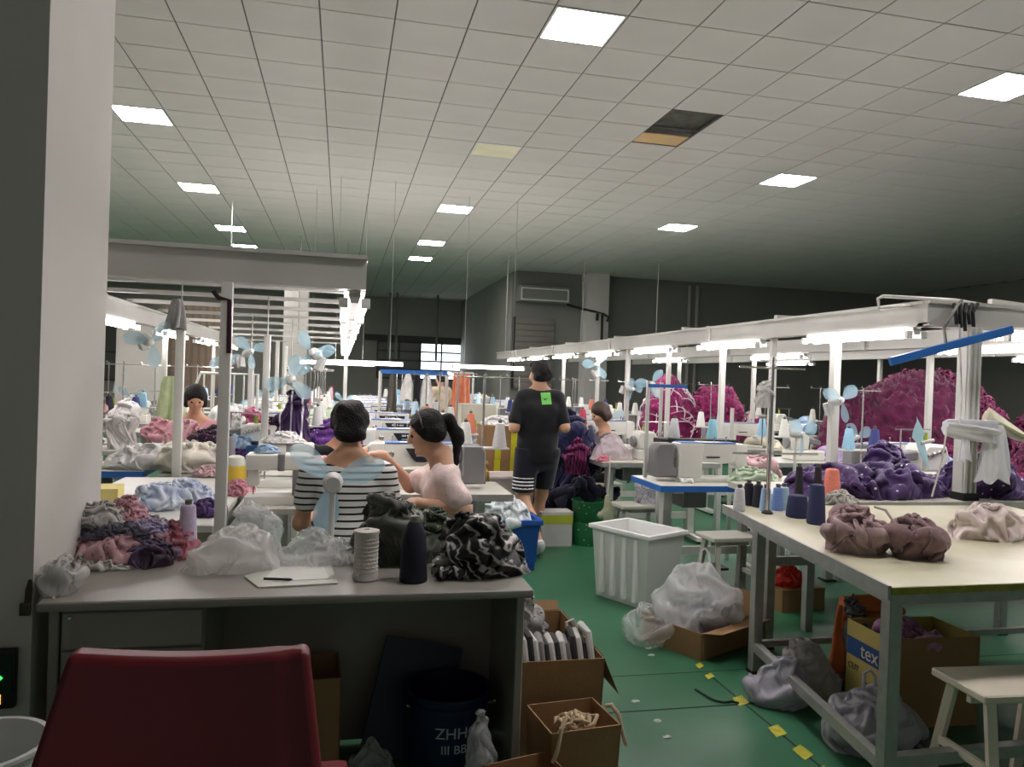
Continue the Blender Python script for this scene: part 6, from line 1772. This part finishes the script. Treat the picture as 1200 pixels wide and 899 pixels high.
b.add([v for r in rg for v in r], [(0, 3, 2, 1)] + [(i * 4 + k, i * 4 + (k + 1) % 4, (i + 1) * 4 + (k + 1) % 4, (i + 1) * 4 + k) for i in range(5) for k in range(4)] + [(20, 21, 22, 23)])
b.build('shell', mat('pinkish white plastic', (228, 218, 214), .4), tb2, bevel=.006)
hp(cloth('mustard cloth', (190, 160, 70)), 'mustard cloth bundle behind the girl in lace', 562, 575, .35, 6.6, (.09, .09, .42), 252)
plank_table('low white bench behind the girl in lace', (at(560, 600, y=6.6).x, 6.6, 0), .45, .3, .35, 'low_bench', 'bench')
hp(hm(5), 'navy cloth heap behind the girl in lace', 556, 588, .0, 6.0, (.2, .15, .62), 253)
heap('cloth_heap', hm(7), 'pale grey quilted heap beyond the ponytail girl', 'fabric', (at(560, 540, y=7.9).x, 8.0, .0), (.3, .22, .98), 254, power=.4)
q = at(556, 510, y=9.4)
for k in range(3):
    t = carton('cream carton, ' + ('bottom', 'middle', 'top, with green leaf mark,')[k] + ' of the stack beyond the ponytail girl', (q.x, 9.3, .385 * k), .42, .3, .375, 0, m=mat('cream card', (206, 204, 186), .7), open_=False)
    if k == 2: MB().lathe([(0, 0), (.07, 0), (.05, .002), (0, .002)], 9, Matrix.Translation((-.08, -.151, .14)) @ Matrix.Rotation(PI / 2, 4, 'X')).build('leaf_mark', mat('leaf green print', (170, 190, 60), .6), t)
# blue crate of white cloth behind the desk
q = at(613, 668, z=0)
crt = thing('plastic_crate', 'blue plastic crate heaped with white cloth beside the aisle', 'crate', (q.x - .12, q.y + .12, 0))
bm2 = mat('blue crate plastic', (34, 84, 168), .4)
b = MB()
rg = [tubring(-.2, .2, -.15, .15, 0), tubring(-.23, .23, -.18, .18, .36), tubring(-.25, .25, -.2, .2, .36), tubring(-.25, .25, -.2, .2, .4), tubring(-.215, .215, -.165, .165, .4), tubring(-.19, .19, -.14, .14, .02)]
b.add([v for r in rg for v in r], [(0, 3, 2, 1)] + [(i * 4 + k, i * 4 + (k + 1) % 4, (i + 1) * 4 + (k + 1) % 4, (i + 1) * 4 + k) for i in range(5) for k in range(4)] + [(20, 21, 22, 23)])
b.build('shell', bm2, crt, bevel=.005)
for k in range(5): MB().box(.205 + k * .0, .222, -.13 + k * .06, -.1 + k * .06, .06, .33).build('rib', bm2, crt, smooth=False)
heap('cloth_heap', cloth('white blue print', (222, 230, 232), dots=(34, .18, (150, 170, 190))), 'white blue-print cloth piled over the blue crate', 'fabric', (q.x - .17, q.y + .1, .3), (.24, .19, .36), 255)
# navy bundle on the pale stool, carton below
q = at(672, 590, y=6.95)
nvy = cloth('navy satin', (34, 38, 84), rough=.5, col2=(22, 24, 56))
heap('cloth_heap', nvy, 'large navy satin bundle piled beside the walking man', 'fabric', (q.x, 7.15, .0), (.38, .24, 1.1), 256, n=60, power=.36)
heap('cloth_heap', cloth('navy dark', (24, 25, 46)), 'dark navy cloth sagging at the bundle foot', 'fabric', (q.x + .06, 6.85, .0), (.36, .16, .62), 257, power=.5)
heap('cloth_heap', cloth('plum gathers', (140, 40, 100), stripes=('X', .03, .4, (60, 20, 60))), 'plum gathered edge lying on the navy bundle', 'fabric', (q.x + .0, 6.88, .6), (.14, .1, .32), 258, power=.6)
q = at(655, 618, y=7.35)
t = carton('white carton with lime band under the navy bundle', (at(652, 600, y=6.55).x, 6.62, 0), .3, .2, .3, 0, m=mat('white card', (206, 206, 204), .7), open_=False)
MB().box(-.151, .151, -.1025, -.1005, .2, .28).build('print_band', mat('lime band', (180, 190, 60), .6), t, smooth=False)
# shelves of stuff far behind
for k in range(10):
    y = 14.1 + (k % 3) * .9; x = 1.65 + (k // 3) * .55
    i = (0, 7, 3, 8, 0)[k % 5]
    small_heap((x, y, .9), i, HEAPC[i][0] + ' cloth mound on the far packing table', HEAPC[i][0] + ' mounds on the packing table', k, 1.0, k)
plank_table('broad packing table far down the aisle', (2.45, 15.0, 0), 2.3, 2.6, .9, 'packing_table')
